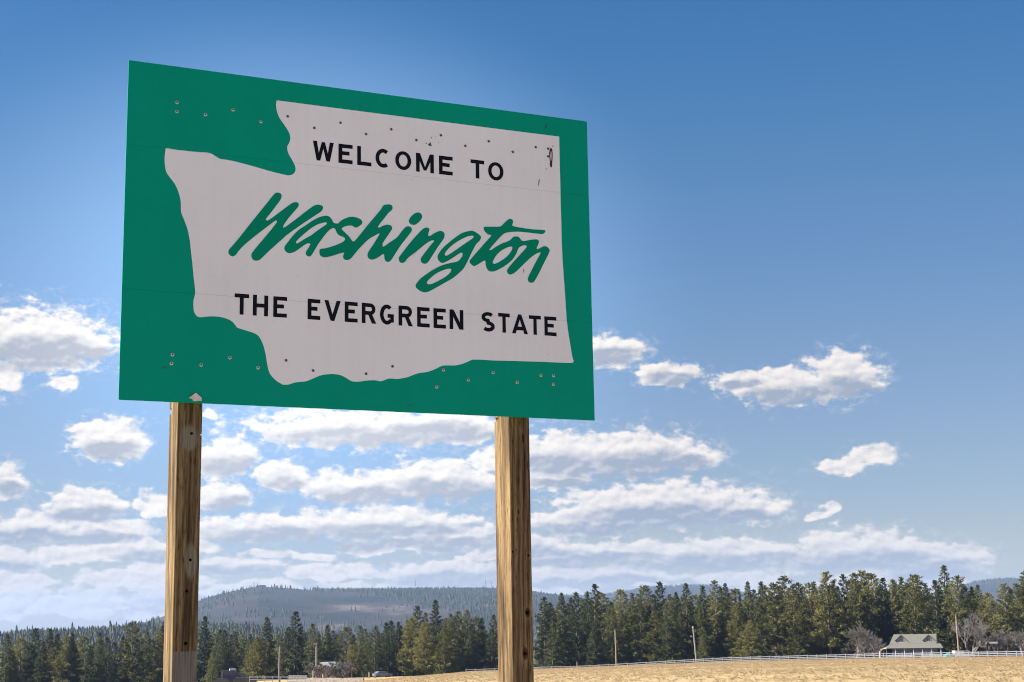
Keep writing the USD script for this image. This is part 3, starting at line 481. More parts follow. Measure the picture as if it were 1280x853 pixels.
def knot(name, x, y, rx, rz):
    u, z = sp(x, y, PY)
    return {f"{name}a": ("vector_math", {"math_type": "multiply_add", "vector2": (1 / rx, 1 / .06, 1 / rz), "vector3": (-u / rx, -PY / .06, -z / rz)}), f"{name}b": ("vector_math", {"math_type": "length"}),
            f"{name}c": ("rgb_ramp", {"ramp": [(0.0, (0.25, 0.2, 0.18)), (0.30, (0.45, 0.4, 0.38)), (0.42, (1.35, 1.35, 1.35)), (0.7, (1.15, 1.15, 1.15)), (1.0, (1, 1, 1))]}), f"{name}m": ("mix", {"mix_type": "multiply", "fac": 1.0})}, \
           [("tc.object", f"{name}a.vector1"), (f"{name}a.vector", f"{name}b.vector1"), (f"{name}b.value", f"{name}c.fac"), (f"{name}c.color", f"{name}m.color2")]
kn, kl, prev = {}, [], "t.color"
for nm, x, y, a, b_ in (("ka", 659.5, 766, .05, .085), ("kb", 656.5, 817, .055, .11), ("kc", 654, 548, .03, .09), ("kd", 648, 640, .02, .05), ("ke", 660.5, 694.5, .022, .035)):
    n_, l_ = knot(nm, x, y, a, b_); kn.update(n_); kl += l_ + [(prev, f"{nm}m.color1")]; prev = f"{nm}m.color"
M_POST_R = wood("post_wood", kn.items(), kl, (1.0, 0.94, 0.88), prev)
M_RAIL = wood("rail_wood", tint=(0.8, 0.8, 0.8))
part("post", post_mesh(post_x[0] - 0.004, HL, (sp(215.5, 516, PY + PD)[1], 0.018)), M_POST_L, sign, 30, "stained left post with a pale weathered lower part and bolt holes")
part("post", post_mesh(post_x[1] - 0.004, HR, (sp(622, 526, PY + PD)[1], 0.014)), M_POST_R, sign, 30, "right post of brown rough-sawn wood with knots")
for (xa, ya), (xb, yb) in (((221, 134), (685, 191)), ((215, 449), (691, 475))):
    z = (sp(xa, ya)[1] + sp(xb, yb)[1]) / 2
    part("back_rail", bx(0.06, SW - 0.06, 0.013, PY - 0.001, z - 0.07, z + 0.07), M_RAIL, sign)

# ------------------------------------------------------------------ conifers
def leaf_mat(name, lo, hi, trans=0.25):
    return usdkit.material(stage, f"/World/Looks/{name}", {
     "g": ("geometry", {}), "oi": ("object_info", {}), "n": ("noise_texture", {"scale": 0.55, "detail": 3.0}), "ad": ("math", {"math_type": "multiply_add", "value2": 0.35, "value3": -0.17}), "sm": ("math", {"math_type": "add"}),
     "r": ("rgb_ramp", {"ramp": [(0.30, lo), (0.68, hi)]}), "d": ("principled_bsdf", {"roughness": 0.65, "specular_ior_level": 0.25}), "tr": ("translucent_bsdf", {}), "mx": ("mix_closure", {"fac": trans})},
     [("g.position", "n.vector"), ("oi.random", "ad.value1"), ("ad.value", "sm.value1"), ("n.fac", "sm.value2"), ("sm.value", "r.fac"), ("r.color", "d.base_color"), ("r.color", "tr.color"), ("d.BSDF", "mx.closure1"), ("tr.BSDF", "mx.closure2")], surface="mx.closure")
M_FIR = leaf_mat("fir_needles", (0.057, 0.072, 0.025), (0.152, 0.158, 0.050))
M_PINE = leaf_mat("pine_needles", (0.078, 0.084, 0.025), (0.210, 0.196, 0.058))
M_DARKFIR = leaf_mat("dark_needles", (0.038, 0.050, 0.022), (0.090, 0.104, 0.040))
M_BARK = plain("bark", (0.12, 0.085, 0.06), 0.95, var=0.4, scale=4)
M_TWIG = plain("bare_twigs", (0.145, 0.130, 0.122), 0.9, var=0.25, scale=1)
def cards(c, ax, side, ln, wd):       # folded leaf sprays: centre, axis, side vector, length, width
    n = len(c); tip = c + ax * ln[:, None]; nrm = np.cross(ax, side)
    l = c + ax * (ln * .45)[:, None] + side * wd[:, None] - nrm * (wd * .35)[:, None]
    r = c + ax * (ln * .45)[:, None] - side * wd[:, None] - nrm * (wd * .35)[:, None]
    v = np.stack([c, l, tip, r], 1).reshape(-1, 3); k = np.arange(n)[:, None] * 4
    return v, np.vstack([k + [0, 2, 1], k + [0, 3, 2]])
def unit(v): return v / (np.linalg.norm(v, axis=-1, keepdims=True) + 1e-9)
def conifer(seed, height=20.0, radius=4.2, base=0.10, shape=0.85, clumpy=0.3, n_branch=150, per=34, up=-0.15, size=0.50, gaps=0.18):
    r = np.random.default_rng(seed); C, A, S_, L_, W_d = [], [], [], [], []
    lop = r.normal(0, .10, 2)
    lob = r.uniform(0, 6.28, 6); la = r.uniform(.08, .30, 6)
    limbs = []
    for b in range(n_branch):
        t = (b + r.uniform(0, 1)) / n_branch; t = t ** 1.12
        z = height * (base + (1 - base) * t * 0.985); th = b * 2.39996 + r.normal(0, .35)
        prof = ((1 - t) ** shape) * (0.55 + 0.45 * min(1, (t + .03) / .12))
        prof *= 1 + sum(la[k] * math.sin((k + 1.3) * th + 7 * t + lob[k]) for k in range(6)) * .55
        ln = radius * max(.06, prof) * r.uniform(.62, 1.12) + .15
        if r.uniform() < gaps * (1 - t): ln *= r.uniform(.2, .55)
        d = np.array([math.cos(th), math.sin(th), 0.0]); slope = up + .55 * (t - .35) + r.normal(0, .10)
        p0 = np.array([0, 0, z]); k = max(6, int(2.3 * per * (0.35 + ln / radius)))
        s = r.uniform(.18, 1.0, k) ** .75
        if clumpy > 0: s = np.where(r.uniform(size=k) < clumpy, 1 - np.abs(r.normal(0, .14, k)), s)
        pos = p0 + d * (s * ln)[:, None] + np.array([0, 0, 1.0]) * ((slope * s + .22 * s ** 2) * ln)[:, None]
        spread = (.16 + .26 * s) * ln ** .6 * (.75 if clumpy < .5 else .95)
        pos += r.normal(0, 1, (k, 3)) * spread[:, None] * [.48, .48, .30]
        ax = unit(d * .8 + r.normal(0, .62, (k, 3)) + [0, 0, .10 + (.35 if clumpy > .5 else -.12)])
        sd = unit(np.cross(ax, r.normal(0, 1, (k, 3)) * .7 + [0, 0, 1.0]))
        C.append(pos); A.append(ax); S_.append(sd); L_.append(size * r.uniform(.6, 1.35, k) * (1 - .5 * t)); W_d.append(size * r.uniform(.18, .38, k) * (1 - .5 * t))
        if b % 3 == 0: limbs.append((p0, p0 + d * ln * .9 + [0, 0, (slope + .15) * ln * .9], .02 + .055 * (1 - t)))
    k = 40; zz = height * (1 - np.abs(r.normal(0, .028, k)))
    C.append(np.stack([r.normal(0, .07, k), r.normal(0, .07, k), zz - .4], 1)); A.append(unit(np.stack([r.normal(0, .35, k), r.normal(0, .35, k), np.ones(k)], 1)))
    S_.append(unit(np.cross(A[-1], r.normal(0, 1, (k, 3))))); L_.append(np.full(k, .55)); W_d.append(np.full(k, .11))
    v, f = cards(np.vstack(C), np.vstack(A), np.vstack(S_), np.concatenate(L_), np.concatenate(W_d))
    v[:, :2] += lop * (v[:, 2:] / height) ** 2
    zs = np.linspace(-1.0, height * .96, 9); tr = tube(np.stack([lop[0] * (zs.clip(0) / height) ** 2, lop[1] * (zs.clip(0) / height) ** 2, zs], 1), (.30 * height / 20) * (1 - zs.clip(0) / height * .93) + .02, 7)
    lm = cat([tube([a, b_], [w, w * .4], 4) for a, b_, w in limbs])
    return trimesh.Trimesh(v, f, process=False), cat([tr, lm])
KINDS = {  # kind: (parameters, needles, words)
 "fir_a": (dict(seed=1, radius=3.6, base=.05, shape=.80), M_FIR, "conical green fir"),
 "fir_b": (dict(seed=2, radius=3.0, base=.08, shape=.75, n_branch=170), M_DARKFIR, "narrow dark fir"),
 "fir_c": (dict(seed=3, radius=4.4, base=.04, shape=.9, gaps=.1), M_FIR, "broad green fir"),
 "fir_d": (dict(seed=4, radius=2.5, base=.07, shape=.7, n_branch=160), M_FIR, "slim spire-topped fir"),
 "pine_a": (dict(seed=5, radius=3.9, base=.20, shape=.55, clumpy=.65, n_branch=95, per=46, up=.0, size=.56, gaps=.35), M_PINE, "bushy yellow-green pine"),
 "pine_b": (dict(seed=6, radius=3.2, base=.28, shape=.48, clumpy=.7, n_branch=80, per=48, up=.05, size=.56, gaps=.45), M_PINE, "open-crowned clumpy pine"),
 "pine_c": (dict(seed=8, radius=4.6, base=.12, shape=.6, clumpy=.6, n_branch=115, per=46, up=-.05, size=.56, gaps=.25), M_PINE, "rounded olive pine"),
 "pine_d": (dict(seed=9, radius=3.0, base=.16, shape=.62, clumpy=.55, n_branch=100, per=40, up=.0, gaps=.5), M_DARKFIR, "ragged dark pine"),
 "bush_a": (dict(seed=10, radius=6.4, base=.02, shape=.62, n_branch=200, per=36, gaps=.05, size=.66), M_PINE, "dense low evergreen clothed to the ground"),
 "slim_a": (dict(seed=12, radius=2.2, base=.10, shape=.42, clumpy=.5, n_branch=110, per=30, gaps=.4), M_PINE, "slender lanky pine")}
crown_mesh = {k: conifer(**v[0]) for k, v in KINDS.items()}
first = {}
ORD = ["first","second","third","fourth","fifth","sixth","seventh","eighth","ninth","tenth","eleventh","twelfth","thirteenth","fourteenth","fifteenth","sixteenth","seventeenth","eighteenth","nineteenth","twentieth","twenty-first","twenty-second","twenty-third","twenty-fourth","twenty-fifth","twenty-sixth","twenty-seventh","twenty-eighth","twenty-ninth","thirtieth"]
def plant(kind, x, ytop, dist, label, group=None, rot=None, wide=1.0):
    q = at(x, ytop, dist); gz = float(ground_z(q[0], q[1])); h = max(2.5, q[2] - gz); s = h / 20.0
    sw = s ** .75 * wide; rot = random.uniform(0, 360) if rot is None else rot
    nm = "pine_tree" if ("pine" in kind or kind == "slim_a") else "fir_tree" if "fir" in kind else "evergreen_shrub"
    if kind not in first:
        t = thing(nm, label, "tree", (q[0], q[1], gz), rot, group); UsdGeom.Xformable(t).AddScaleOp().Set(Gf.Vec3f(sw, sw, s))
        cm, tm = crown_mesh[kind]
        part("crown", cm, KINDS[kind][1], t); part("trunk", tm, M_BARK, t, True); first[kind] = t.GetPath()
    else:
        copy_of(first[kind], nm, (q[0], q[1], gz), rot, (sw, sw, s), label, "tree", group)
TOPS = [(9,792,"fir_a"),(27,797,"pine_c"),(44.5,785,"pine_d"),(54,801,"fir_b"),(63,786,"fir_d"),(72,792,"fir_b"),(83,795,"pine_a"),(91,790,"fir_b"),(105,795,"pine_a"),(125,790,"fir_d"),(134,796,"fir_c"),(154,796,"fir_b"),(166,777,"pine_b"),(184,790,"fir_a"),(199,790,"pine_a"),(203,782,"fir_d"),
 (256.6,770,"fir_b"),(274.5,786,"fir_c"),(281,787,"fir_b"),(294,789,"fir_d"),(302,793,"slim_a"),(313,792,"fir_d"),(334,771,"fir_b"),(323,797,"pine_c"),(348,793,"pine_a"),(360,784,"fir_b"),(369.5,764,"pine_d"),(391,779,"fir_c"),(409,781,"fir_b"),(417,788,"slim_a"),(433,784,"pine_c"),(450,782,"fir_a"),(457,786,"slim_a"),(468.6,782,"fir_c"),(483,778,"fir_b"),(489,776,"pine_d"),(498,777,"fir_b"),(509,775,"fir_d"),(522,757,"pine_d"),(515,772,"pine_c"),(544.5,749.5,"fir_b"),(558,773,"pine_a"),(563,767,"fir_a"),(572,764,"slim_a"),(585,762,"fir_c"),(595,771,"pine_a"),(602,772,"fir_b"),(616,768,"fir_c"),
 (680,746,"pine_d"),(688,753,"fir_b"),(702,741,"fir_d"),(720,740,"pine_d"),(734,739,"fir_b"),(743,730,"pine_d"),(752,741,"pine_c"),(764,752,"fir_c"),(776,737,"pine_c"),(790,741,"fir_d"),(805,732,"pine_c"),(815,743,"slim_a"),(824.5,727,"pine_d"),(835,742,"fir_c"),(845,740,"fir_d"),(857,729,"fir_a"),(868,744,"pine_a"),(878,732,"fir_d"),(893.5,725,"slim_a"),(906,729,"fir_d"),(918,736,"pine_a"),(934.5,727,"fir_d"),(942,737,"fir_a"),(951,727,"fir_d"),(967,729,"pine_b"),(980.5,720.5,"pine_b"),(990,733,"pine_c"),(998,728,"slim_a"),(1012,729,"pine_a"),(1017,727,"fir_d"),(1033,715,"pine_a"),(1041,729,"fir_b"),(1053.5,718,"pine_d"),(1066,716,"slim_a"),(1077,714,"pine_b"),(1090,717,"pine_c"),(1103,722,"fir_b"),(1115,724,"slim_a"),(1126,721,"fir_d"),(1141,719,"pine_a"),(1146,718,"slim_a"),(1156,729,"fir_d"),(1168,725,"pine_d"),(1178.5,706,"fir_c"),(1195.6,720,"pine_c"),(1205,732,"pine_d"),(1214,733,"fir_b"),(1222,731,"fir_a"),(1235,741,"pine_c"),(1255,730,"pine_a"),(1271,729,"fir_c"),(1283,714,"pine_b")]
SEG = [(-50, 215, "counting from the photo's left edge"), (215, 396, "right of the left signpost"), (396, 640, "right of the grey lamp pole"), (640, 868, "right of the right signpost"), (868, 1103, "right of the leaning bracket pole"), (1103, 1400, "right of the house's left end")]
TOPS.sort(); count = {}
fill = [("fir_b","dark fir"),("fir_a","green fir"),("pine_c","olive pine"),("fir_c","broad fir")]
for i, (x, y, k) in enumerate(TOPS):
    seg = next(j for j, g in enumerate(SEG) if g[0] <= x < g[1]); count[seg] = count.get(seg, 0) + 1
    where = f"{ORD[count[seg] - 1]} treetop {SEG[seg][2]}"
    plant(k, x, y, 428 + random.uniform(-12, 26), f"{KINDS[k][2]}, {where}", "pines and firs of the tree line", wide=1.12)
    x2, y2 = TOPS[i + 1][:2] if i + 1 < len(TOPS) else (x + 12, y)
    if x < 206 < x2: continue
    if x2 - x > 5 and not 600 < x < 680:
        fk = ["fir_d", "slim_a", "fir_b", "pine_b", "pine_d"][random.randrange(5)]
        plant(fk, x + (x2 - x) * random.uniform(.3, .7), max(y, y2) + random.uniform(3, 12), random.uniform(455, 500), f"far {KINDS[fk][2]} just after the {where}", "pines and firs of the far tree line")
    fk, lab = fill[random.randrange(4)]
    plant(fk, (x + x2) / 2 + random.uniform(-2, 2), max(y, y2) + random.uniform(8, 28), random.uniform(425, 490), f"{lab} in the gap after the {where}", "trees crowded inside the grove", wide=1.15)
FRONT = [(997,766,418,"pine_a","bright bushy pine standing forward of the dark trees left of the house",.9),(938,776,412,"bush_a","big dark rounded evergreen just right of the cone-shaped tree",1.0),(879,793,404,"fir_c","small cone-shaped evergreen right beside the leaning pole",1.15),
 (787,760,418,"fir_a","pointed sunlit fir behind the fence right of the thin bare pole",.9),(833,768,416,"fir_c","dark fir in front of the grove left of the pole with a bracket",1.0),(322,796,400,"bush_a","golden-edged bushy evergreen right of the dark truck",.8),(532,778,408,"pine_c","broad olive pine at the corner where the field meets the trees",1.1),(556,782,405,"bush_a","wide low-branched pine behind the fence end, nearest the right signpost",.8),
 (1148,742,424,"fir_c","broad spreading fir right behind the house roof",1.25),(1055,752,420,"pine_a","tall yellow-green pine left of the bare grey tree",.75),(690,772,414,"fir_c","low broad fir beside the right signpost",1.0),(742,778,414,"fir_b","dark fir between the right signpost and the thin bare pole",1.2),(920,757,416,"pine_a","sunlit pine above the big dark rounded evergreen",.9),(1080,745,418,"fir_b","dark fir directly left of the house",1.2),(588,790,407,"fir_b","dark fir above the left end of the white fence",1.3),(615,786,409,"pine_d","ragged dark pine touching the left side of the right signpost",1.2),(440,806,385,"pine_a","small yellow-green pine above the bare shrubs",1.0),(266,812,395,"fir_c","low green fir just right of the left signpost",1.0)]
for x, y, d, k, lab, w in FRONT: plant(k, x, y, d, lab, "pines and firs of the tree line", wide=w)
# bare deciduous trees and shrubs
def bare(seed, h, spread, n=900, tw=0.05):
    r = np.random.default_rng(seed); segs = []
    def grow(p, d, ln, w, lev):
        q = p + d * ln; segs.append((p, q, w, w * .7))
        if lev == 0: return
        for _ in range(3 if lev > 1 else 4):
            nd = unit(d + r.normal(0, .42, 3) * [spread, spread, .7] + [0, 0, .12]); grow(p + d * ln * r.uniform(.55, 1.0), nd, ln * r.uniform(.6, .86), w * .62, lev - 1)
    for s in range(3): grow(np.array([r.normal(0, .25), r.normal(0, .25), -.3]), unit(np.array([r.normal(0, .3) * spread, r.normal(0, .3) * spread, 1.0])), h * .28, .16, 5)
    v, f = [], []
    P0, P1 = np.array([s[0] for s in segs]), np.array([s[1] for s in segs]); w0, w1 = np.array([s[2] for s in segs]).clip(tw * .6), np.array([s[3] for s in segs]).clip(tw * .5)
    z = P1[:, 2].max(); k = h / z; t = unit(P1 - P0); a = unit(np.cross(t, r.normal(0, 1, t.shape))); b = np.cross(t, a); n_ = len(segs)
    V = np.concatenate([np.stack([P0 + w0[:, None] * o for o in (a, -.5 * a + .87 * b, -.5 * a - .87 * b)], 1), np.stack([P1 + w1[:, None] * o for o in (a, -.5 * a + .87 * b, -.5 * a - .87 * b)], 1)], 1)
    i = np.arange(n_)[:, None] * 6; F = np.vstack([i + q for q in ([0,1,4],[0,4,3],[1,2,5],[1,5,4],[2,0,3],[2,3,5])])
    V = V.reshape(-1, 3) * [1, 1, 1]; V[:, 2] *= k; V[:, :2] *= k
    big = np.repeat(np.array([s[2] for s in segs]) > .06, 6)
    def sub(mask):
        fm = mask[F].all(1); return trimesh.Trimesh(V, F[fm], process=True)
    return sub(~big), sub(big)
M_TRUNKB = plain("bare_trunk", (0.20, 0.165, 0.15), 0.9, var=0.3, scale=2)
for seed, x, yt, d, name, lab, c in [(1,1068,778,402,"bare_tree","grey leafless tree left of the house, behind the white fence","tree"),(2,1212,765,405,"bare_tree","pale grey leafless tree right of the brown leaning pole","tree"),(3,1236,788,407,"bare_tree","low leafless tree behind the small white board","tree"),(4,1256,783,409,"bare_tree","brownish leafless tree near the right edge, below the tallest pines","tree"),(5,1277,785,405,"bare_tree","leafless tree cut by the right edge of the photo","tree"),
   (6,404,826,300,"bare_shrub","grey-brown leafless shrub around the grey pole","shrub"),(7,420,832,296,"bare_shrub","leafless shrub right of the grey pole, over the plank fence","shrub"),(8,433,824,302,"bare_shrub","taller leafless shrub over the right part of the plank fence","shrub"),(9,1090,792,408,"bare_tree","small leafless tree in the shade at the left end of the house","tree")]:
    q = at(x, yt, d); gz = float(ground_z(q[0], q[1])); tw, tr = bare(seed, q[2] - gz, 1.25 if "shrub" in name else 1.0, tw=.045)
    t = thing(name, lab, c, (q[0], q[1], gz), 0); part("twigs", tw, M_TWIG, t); part("trunk", tr, M_TRUNKB, t)

# ------------------------------------------------------------------ white rail fence behind the field
M_VINYL = plain("white_vinyl", (0.46, 0.48, 0.53), 0.5, var=0.05)
M_PLANK = plain("grey_plank", (0.22, 0.19, 0.17), 0.9, var=0.35, scale=2.5)
M_WEATHERED = plain("weathered_white", (0.26, 0.27, 0.28), 0.8, var=0.2)
M_BEIGE = plain("beige_post", (0.55, 0.45, 0.30), 0.8)
fence = thing("rail_fence", "long low white rail fence along the far edge of the golden field", "fence")
xs = []; xq = 582.0
while xq < 1318: xs.append(xq); xq += 11.85
pts = [np.array([*(at(x, 800, FENCE_D)[:2]), 0]) for x in xs]
for q in pts: q[2] = float(ground_z(q[0], q[1]))
def oriented(p, q, w, h, z0):         # a bar from p to q with its lower edge z0 above the ground
    d = q - p; L = np.linalg.norm(d[:2]); b = trimesh.creation.box([L, w, h]); b.apply_translation([L / 2, 0, z0 + h / 2])
    v = b.vertices; v[:, 2] += v[:, 0] / L * d[2]; a = math.atan2(d[1], d[0]); c, s = math.cos(a), math.sin(a)
    b.vertices = np.stack([p[0] + v[:, 0] * c - v[:, 1] * s, p[1] + v[:, 0] * s + v[:, 1] * c, p[2] + v[:, 2]], 1); return b
def capped(w, h):
    return cat([bx(-w/2, w/2, -w/2, w/2, -.4, h), bx(-w*.62, w*.62, -w*.62, w*.62, h, h + .03)])
for i, p in enumerate(pts):
    m = capped(.15, FENCE_H); m.apply_translation(p); part("fence_post", m, M_VINYL, fence)
    if i + 1 < len(pts):
        for z0 in (.28, .68, 1.08): part("rail", oriented(p, pts[i + 1], .05, .16, z0), M_VINYL, fence)

# ------------------------------------------------------------------ the house
M_ROOF = plain("roof_shingle", (0.118, 0.115, 0.098), 0.9, var=0.15, scale=3)
M_SIDING = plain("siding", (0.16, 0.18, 0.22), 0.8, var=0.06)
M_CREAM = plain("cream_trim", (0.62, 0.52, 0.36), 0.7, var=0.06)
M_TRIM = plain("white_trim", (0.62, 0.64, 0.70), 0.6, var=0.05)
M_GLASS = usdkit.material(stage, "/World/Looks/window_glass", {"p": ("principled_bsdf", {"base_color": (0.02, 0.03, 0.045), "roughness": 0.08, "specular_ior_level": 0.8})}, [], surface="p.BSDF")
M_DOOR = plain("door_paint", (0.10, 0.07, 0.06), 0.6)
hc = at(1141.5, 800, 404); hz = float(ground_z(hc[0], hc[1])); PXM = 404 / F_PX
house = thing("farm_house", "low grey-green roofed house with two dormers and a long porch behind the white fence", "house", (hc[0], hc[1], hz), math.degrees(-math.atan2(hc[0], hc[1])) - 4)
def hzy(y): return at(1141, y, 404)[2] - hz
e0, e1z, rz = hzy(810.3), hzy(805.0), hzy(793.2)
xl, xr, xrl, xrr = (1108 - 1141.5) * PXM, (1174 - 1141.5) * PXM, (1117 - 1141.5) * PXM, (1167 - 1141.5) * PXM
part("wall", bx(xl + 1.6, xr - 1.4, 2.2, 9.4, -.5, e1z), M_SIDING, house)
part("porch_floor", bx(xl + .2, xr - .2, 0.05, 2.19, -.5, .45), M_TRIM, house)
def poly(v, f): return trimesh.Trimesh(np.array(v, float), np.array(f), process=False)
def slab(quad, th=.14):
    q = np.array(quad, float); n = unit(np.cross(q[1] - q[0], q[2] - q[0])); lo = q - n * th; v = np.vstack([q, lo]); k = len(q)
    f = [[0, i, i + 1] for i in range(1, k - 1)] + [[k, k + i + 1, k + i] for i in range(1, k - 1)]
    for i in range(k): j = (i + 1) % k; f += [[i, k + i, k + j], [i, k + j, j]]
    return poly(v, f)
part("porch_roof", cat([slab([(xl - .3, -.2, e0), (xr + .3, -.2, e0), (xrr + 1.0, 2.4, e1z), (xrl - .7, 2.4, e1z)]), slab([(xl - .3, 9.6, e0), (xl - .3, -.2, e0), (xrl - .7, 2.4, e1z), (xrl - .7, 9.0, e1z)]), slab([(xr + .3, -.2, e0), (xr + .3, 9.6, e0), (xrr + 1.0, 9.0, e1z), (xrr + 1.0, 2.4, e1z)])]), M_ROOF, house)
part("roof", cat([slab([(xrl - .9, 2.2, e1z - .02), (xrr + .1, 2.2, e1z - .02), (xrr, 5.8, rz), (xrl, 5.8, rz)]), slab([(xrr + .1, 9.4, e1z - .02), (xrl - .9, 9.4, e1z - .02), (xrl, 5.8, rz), (xrr, 5.8, rz)])]), M_ROOF, house)
part("gable", poly([(xrl - .7, 2.3, e1z - .1), (xrl - .7, 9.3, e1z - .1), (xrl + .05, 5.8, rz - .1)], [[0, 2, 1]]), M_SIDING, house)
part("gable", poly([(xrr - .05, 2.3, e1z - .1), (xrr - .05, 9.3, e1z - .1), (xrr - .12, 5.8, rz - .1)], [[0, 1, 2]]), M_SIDING, house)
for xa, xb in ((1120, 1136), (1152, 1168)):
    a, b = (xa - 1141.5) * PXM, (xb - 1141.5) * PXM; c = (a + b) / 2 - .4; zb, zt = e1z + .15, rz - .05
    dm = poly([(a, 2.9, zb), (b, 2.9, zb), (b, 2.9, zb + .35), (c, 2.9, zt - .3), (a, 2.9, zb + .75), (a, 5, zb), (b, 5, zb), (b, 5, zb + .35), (c, 5.6, zt - .3), (a, 5, zb + .75)],
      [[0,1,2],[0,2,3],[0,3,4],[1,6,7],[1,7,2],[0,4,9],[0,9,5]])
    dr = part("dormer", dm, M_SIDING, house)
    part("dormer_roof", cat([slab([(c, 2.55, zt - .1), (c, 5.7, zt - .1), (a - .25, 5.3, zb + .62), (a - .25, 2.55, zb + .62)], .10), slab([(c, 5.7, zt - .1), (c, 2.55, zt - .1), (b + .3, 2.55, zb + .12), (b + .3, 5.3, zb + .12)], .10)]), M_ROOF, house)
    w = part("window", bx(c - .62, c + .62, 2.84, 2.90, zb + .25, zb + 1.25), M_TRIM, house)
    part("pane", bx(c - .54, c - .03, 2.82, 2.85, zb + .33, zb + 1.17), M_GLASS, w); part("pane", bx(c + .03, c + .54, 2.82, 2.85, zb + .33, zb + 1.17), M_GLASS, w)
for k in range(7):
    u = xl + .35 + (xr - xl - .7) * k / 6; part("porch_post", bx(u - .09, u + .09, .12, .30, .45, e0 - .05), M_TRIM, house)
for k in range(6):
    u0, u1 = xl + .35 + (xr - xl - .7) * k / 6 + .1, xl + .35 + (xr - xl - .7) * (k + 1) / 6 - .1
    if k == 3: continue
    part("porch_railing", cat([bx(u0, u1, .16, .24, 1.22, 1.30), bx(u0, u1, .16, .24, .58, .64)] + [bx(s - .02, s + .02, .18, .22, .64, 1.22) for s in np.linspace(u0 + .1, u1 - .1, 11)]), M_TRIM, house)
for u in (-4.6, -2.6, 2.4, 4.2):
    w = part("window", bx(u - .55, u + .55, 2.12, 2.2, 1.0, 2.2), M_TRIM, house); part("pane", bx(u - .46, u + .46, 2.09, 2.13, 1.08, 2.12), M_GLASS, w)
dr = part("door", bx(-.9, .05, 2.12, 2.2, .46, 2.4), M_DOOR, house); part("handle", trimesh.creation.icosphere(1, .05).apply_translation([-.1, 2.08, 1.4]), M_STEEL, dr)
arch = [(xl + .4, -.1, e0 - .05), (xl - .35, -.15, e0 - .08), (xl - .9, -.2, e0 - .35), (xl - 1.25, -.2, e0 - .85), (xl - 1.32, -.2, e0 - 1.5), (xl - 1.32, -.2, -.3)]
part("arched_brace", tube(arch, .19, 8), M_CREAM, house, 40)

# ------------------------------------------------------------------ poles
M_POLE = plain("pole_wood", (0.22, 0.165, 0.12), 0.9, var=0.25, scale=2)
M_POLEG = plain("pole_grey", (0.21, 0.18, 0.15), 0.8, var=0.15, scale=2)
M_CAN = plain("pole_hardware", (0.27, 0.26, 0.25), 0.6)
def pole(xt, yt, xb, d, r, mat, label, extras=()):
    top, b = at(xt, yt, d), at(xb, 820, d); gz = float(ground_z(b[0], b[1])); base = np.array([b[0], b[1], gz]); h = top[2] - gz
    t = thing("utility_pole", label, "pole", base); lean = top - base
    part("shaft", tube([(0, 0, -.8), tuple(lean * .5), tuple(lean)], [r * 1.25, r * 1.1, r * .85], 10), mat, t, 40)
    for nm, m, mt in extras: m.apply_translation(lean); part(nm, m, mt, t)
pole(769, 788, 770.3, 399, .20, M_POLE, "thin bare brown pole rising behind the fence right of the signpost", [("pole_cap", cat([bx(-.24, .24, -.24, .24, -.02, .10), bx(-.14, .14, -.14, .14, .1, .2)]), M_POLE)])
pole(866.3, 784.5, 870.8, 398, .21, M_POLEG, "leaning pale pole with a knob on top and a side bracket", [("lamp_head", trimesh.creation.icosphere(2, .27).apply_scale([1, 1, 1.05]), M_CAN), ("bracket", cat([bx(-.72, 0, -.06, .06, -2.45, -2.33), bx(-.85, -.3, -.12, .12, -2.33, -2.05)]), M_CAN)])
pole(1194.8, 769, 1199, 400, .19, M_POLE, "brown leaning pole between the house and the pale bare tree", [("pole_cap", cat([bx(-.22, .22, -.22, .22, -.02, .08), bx(-.12, .12, -.12, .12, .08, .16)]), M_POLE)])
pole(349.5, 808, 349.2, 330, .15, M_POLEG, "slim pale pole right of the parked dark truck", [("pole_cap", cat([bx(-.17, .17, -.17, .17, -.02, .08), bx(-.1, .1, -.1, .1, .08, .16)]), M_POLEG)])
pole(395.5, 804, 396, 330, .19, M_POLEG, "grey pole with a small lamp beside the leafless shrubs", [("lamp_head", cat([bx(-.5, .12, -.14, .14, -.25, .02), bx(-.62, -.3, -.18, .18, -.38, -.2)]), M_CAN)])

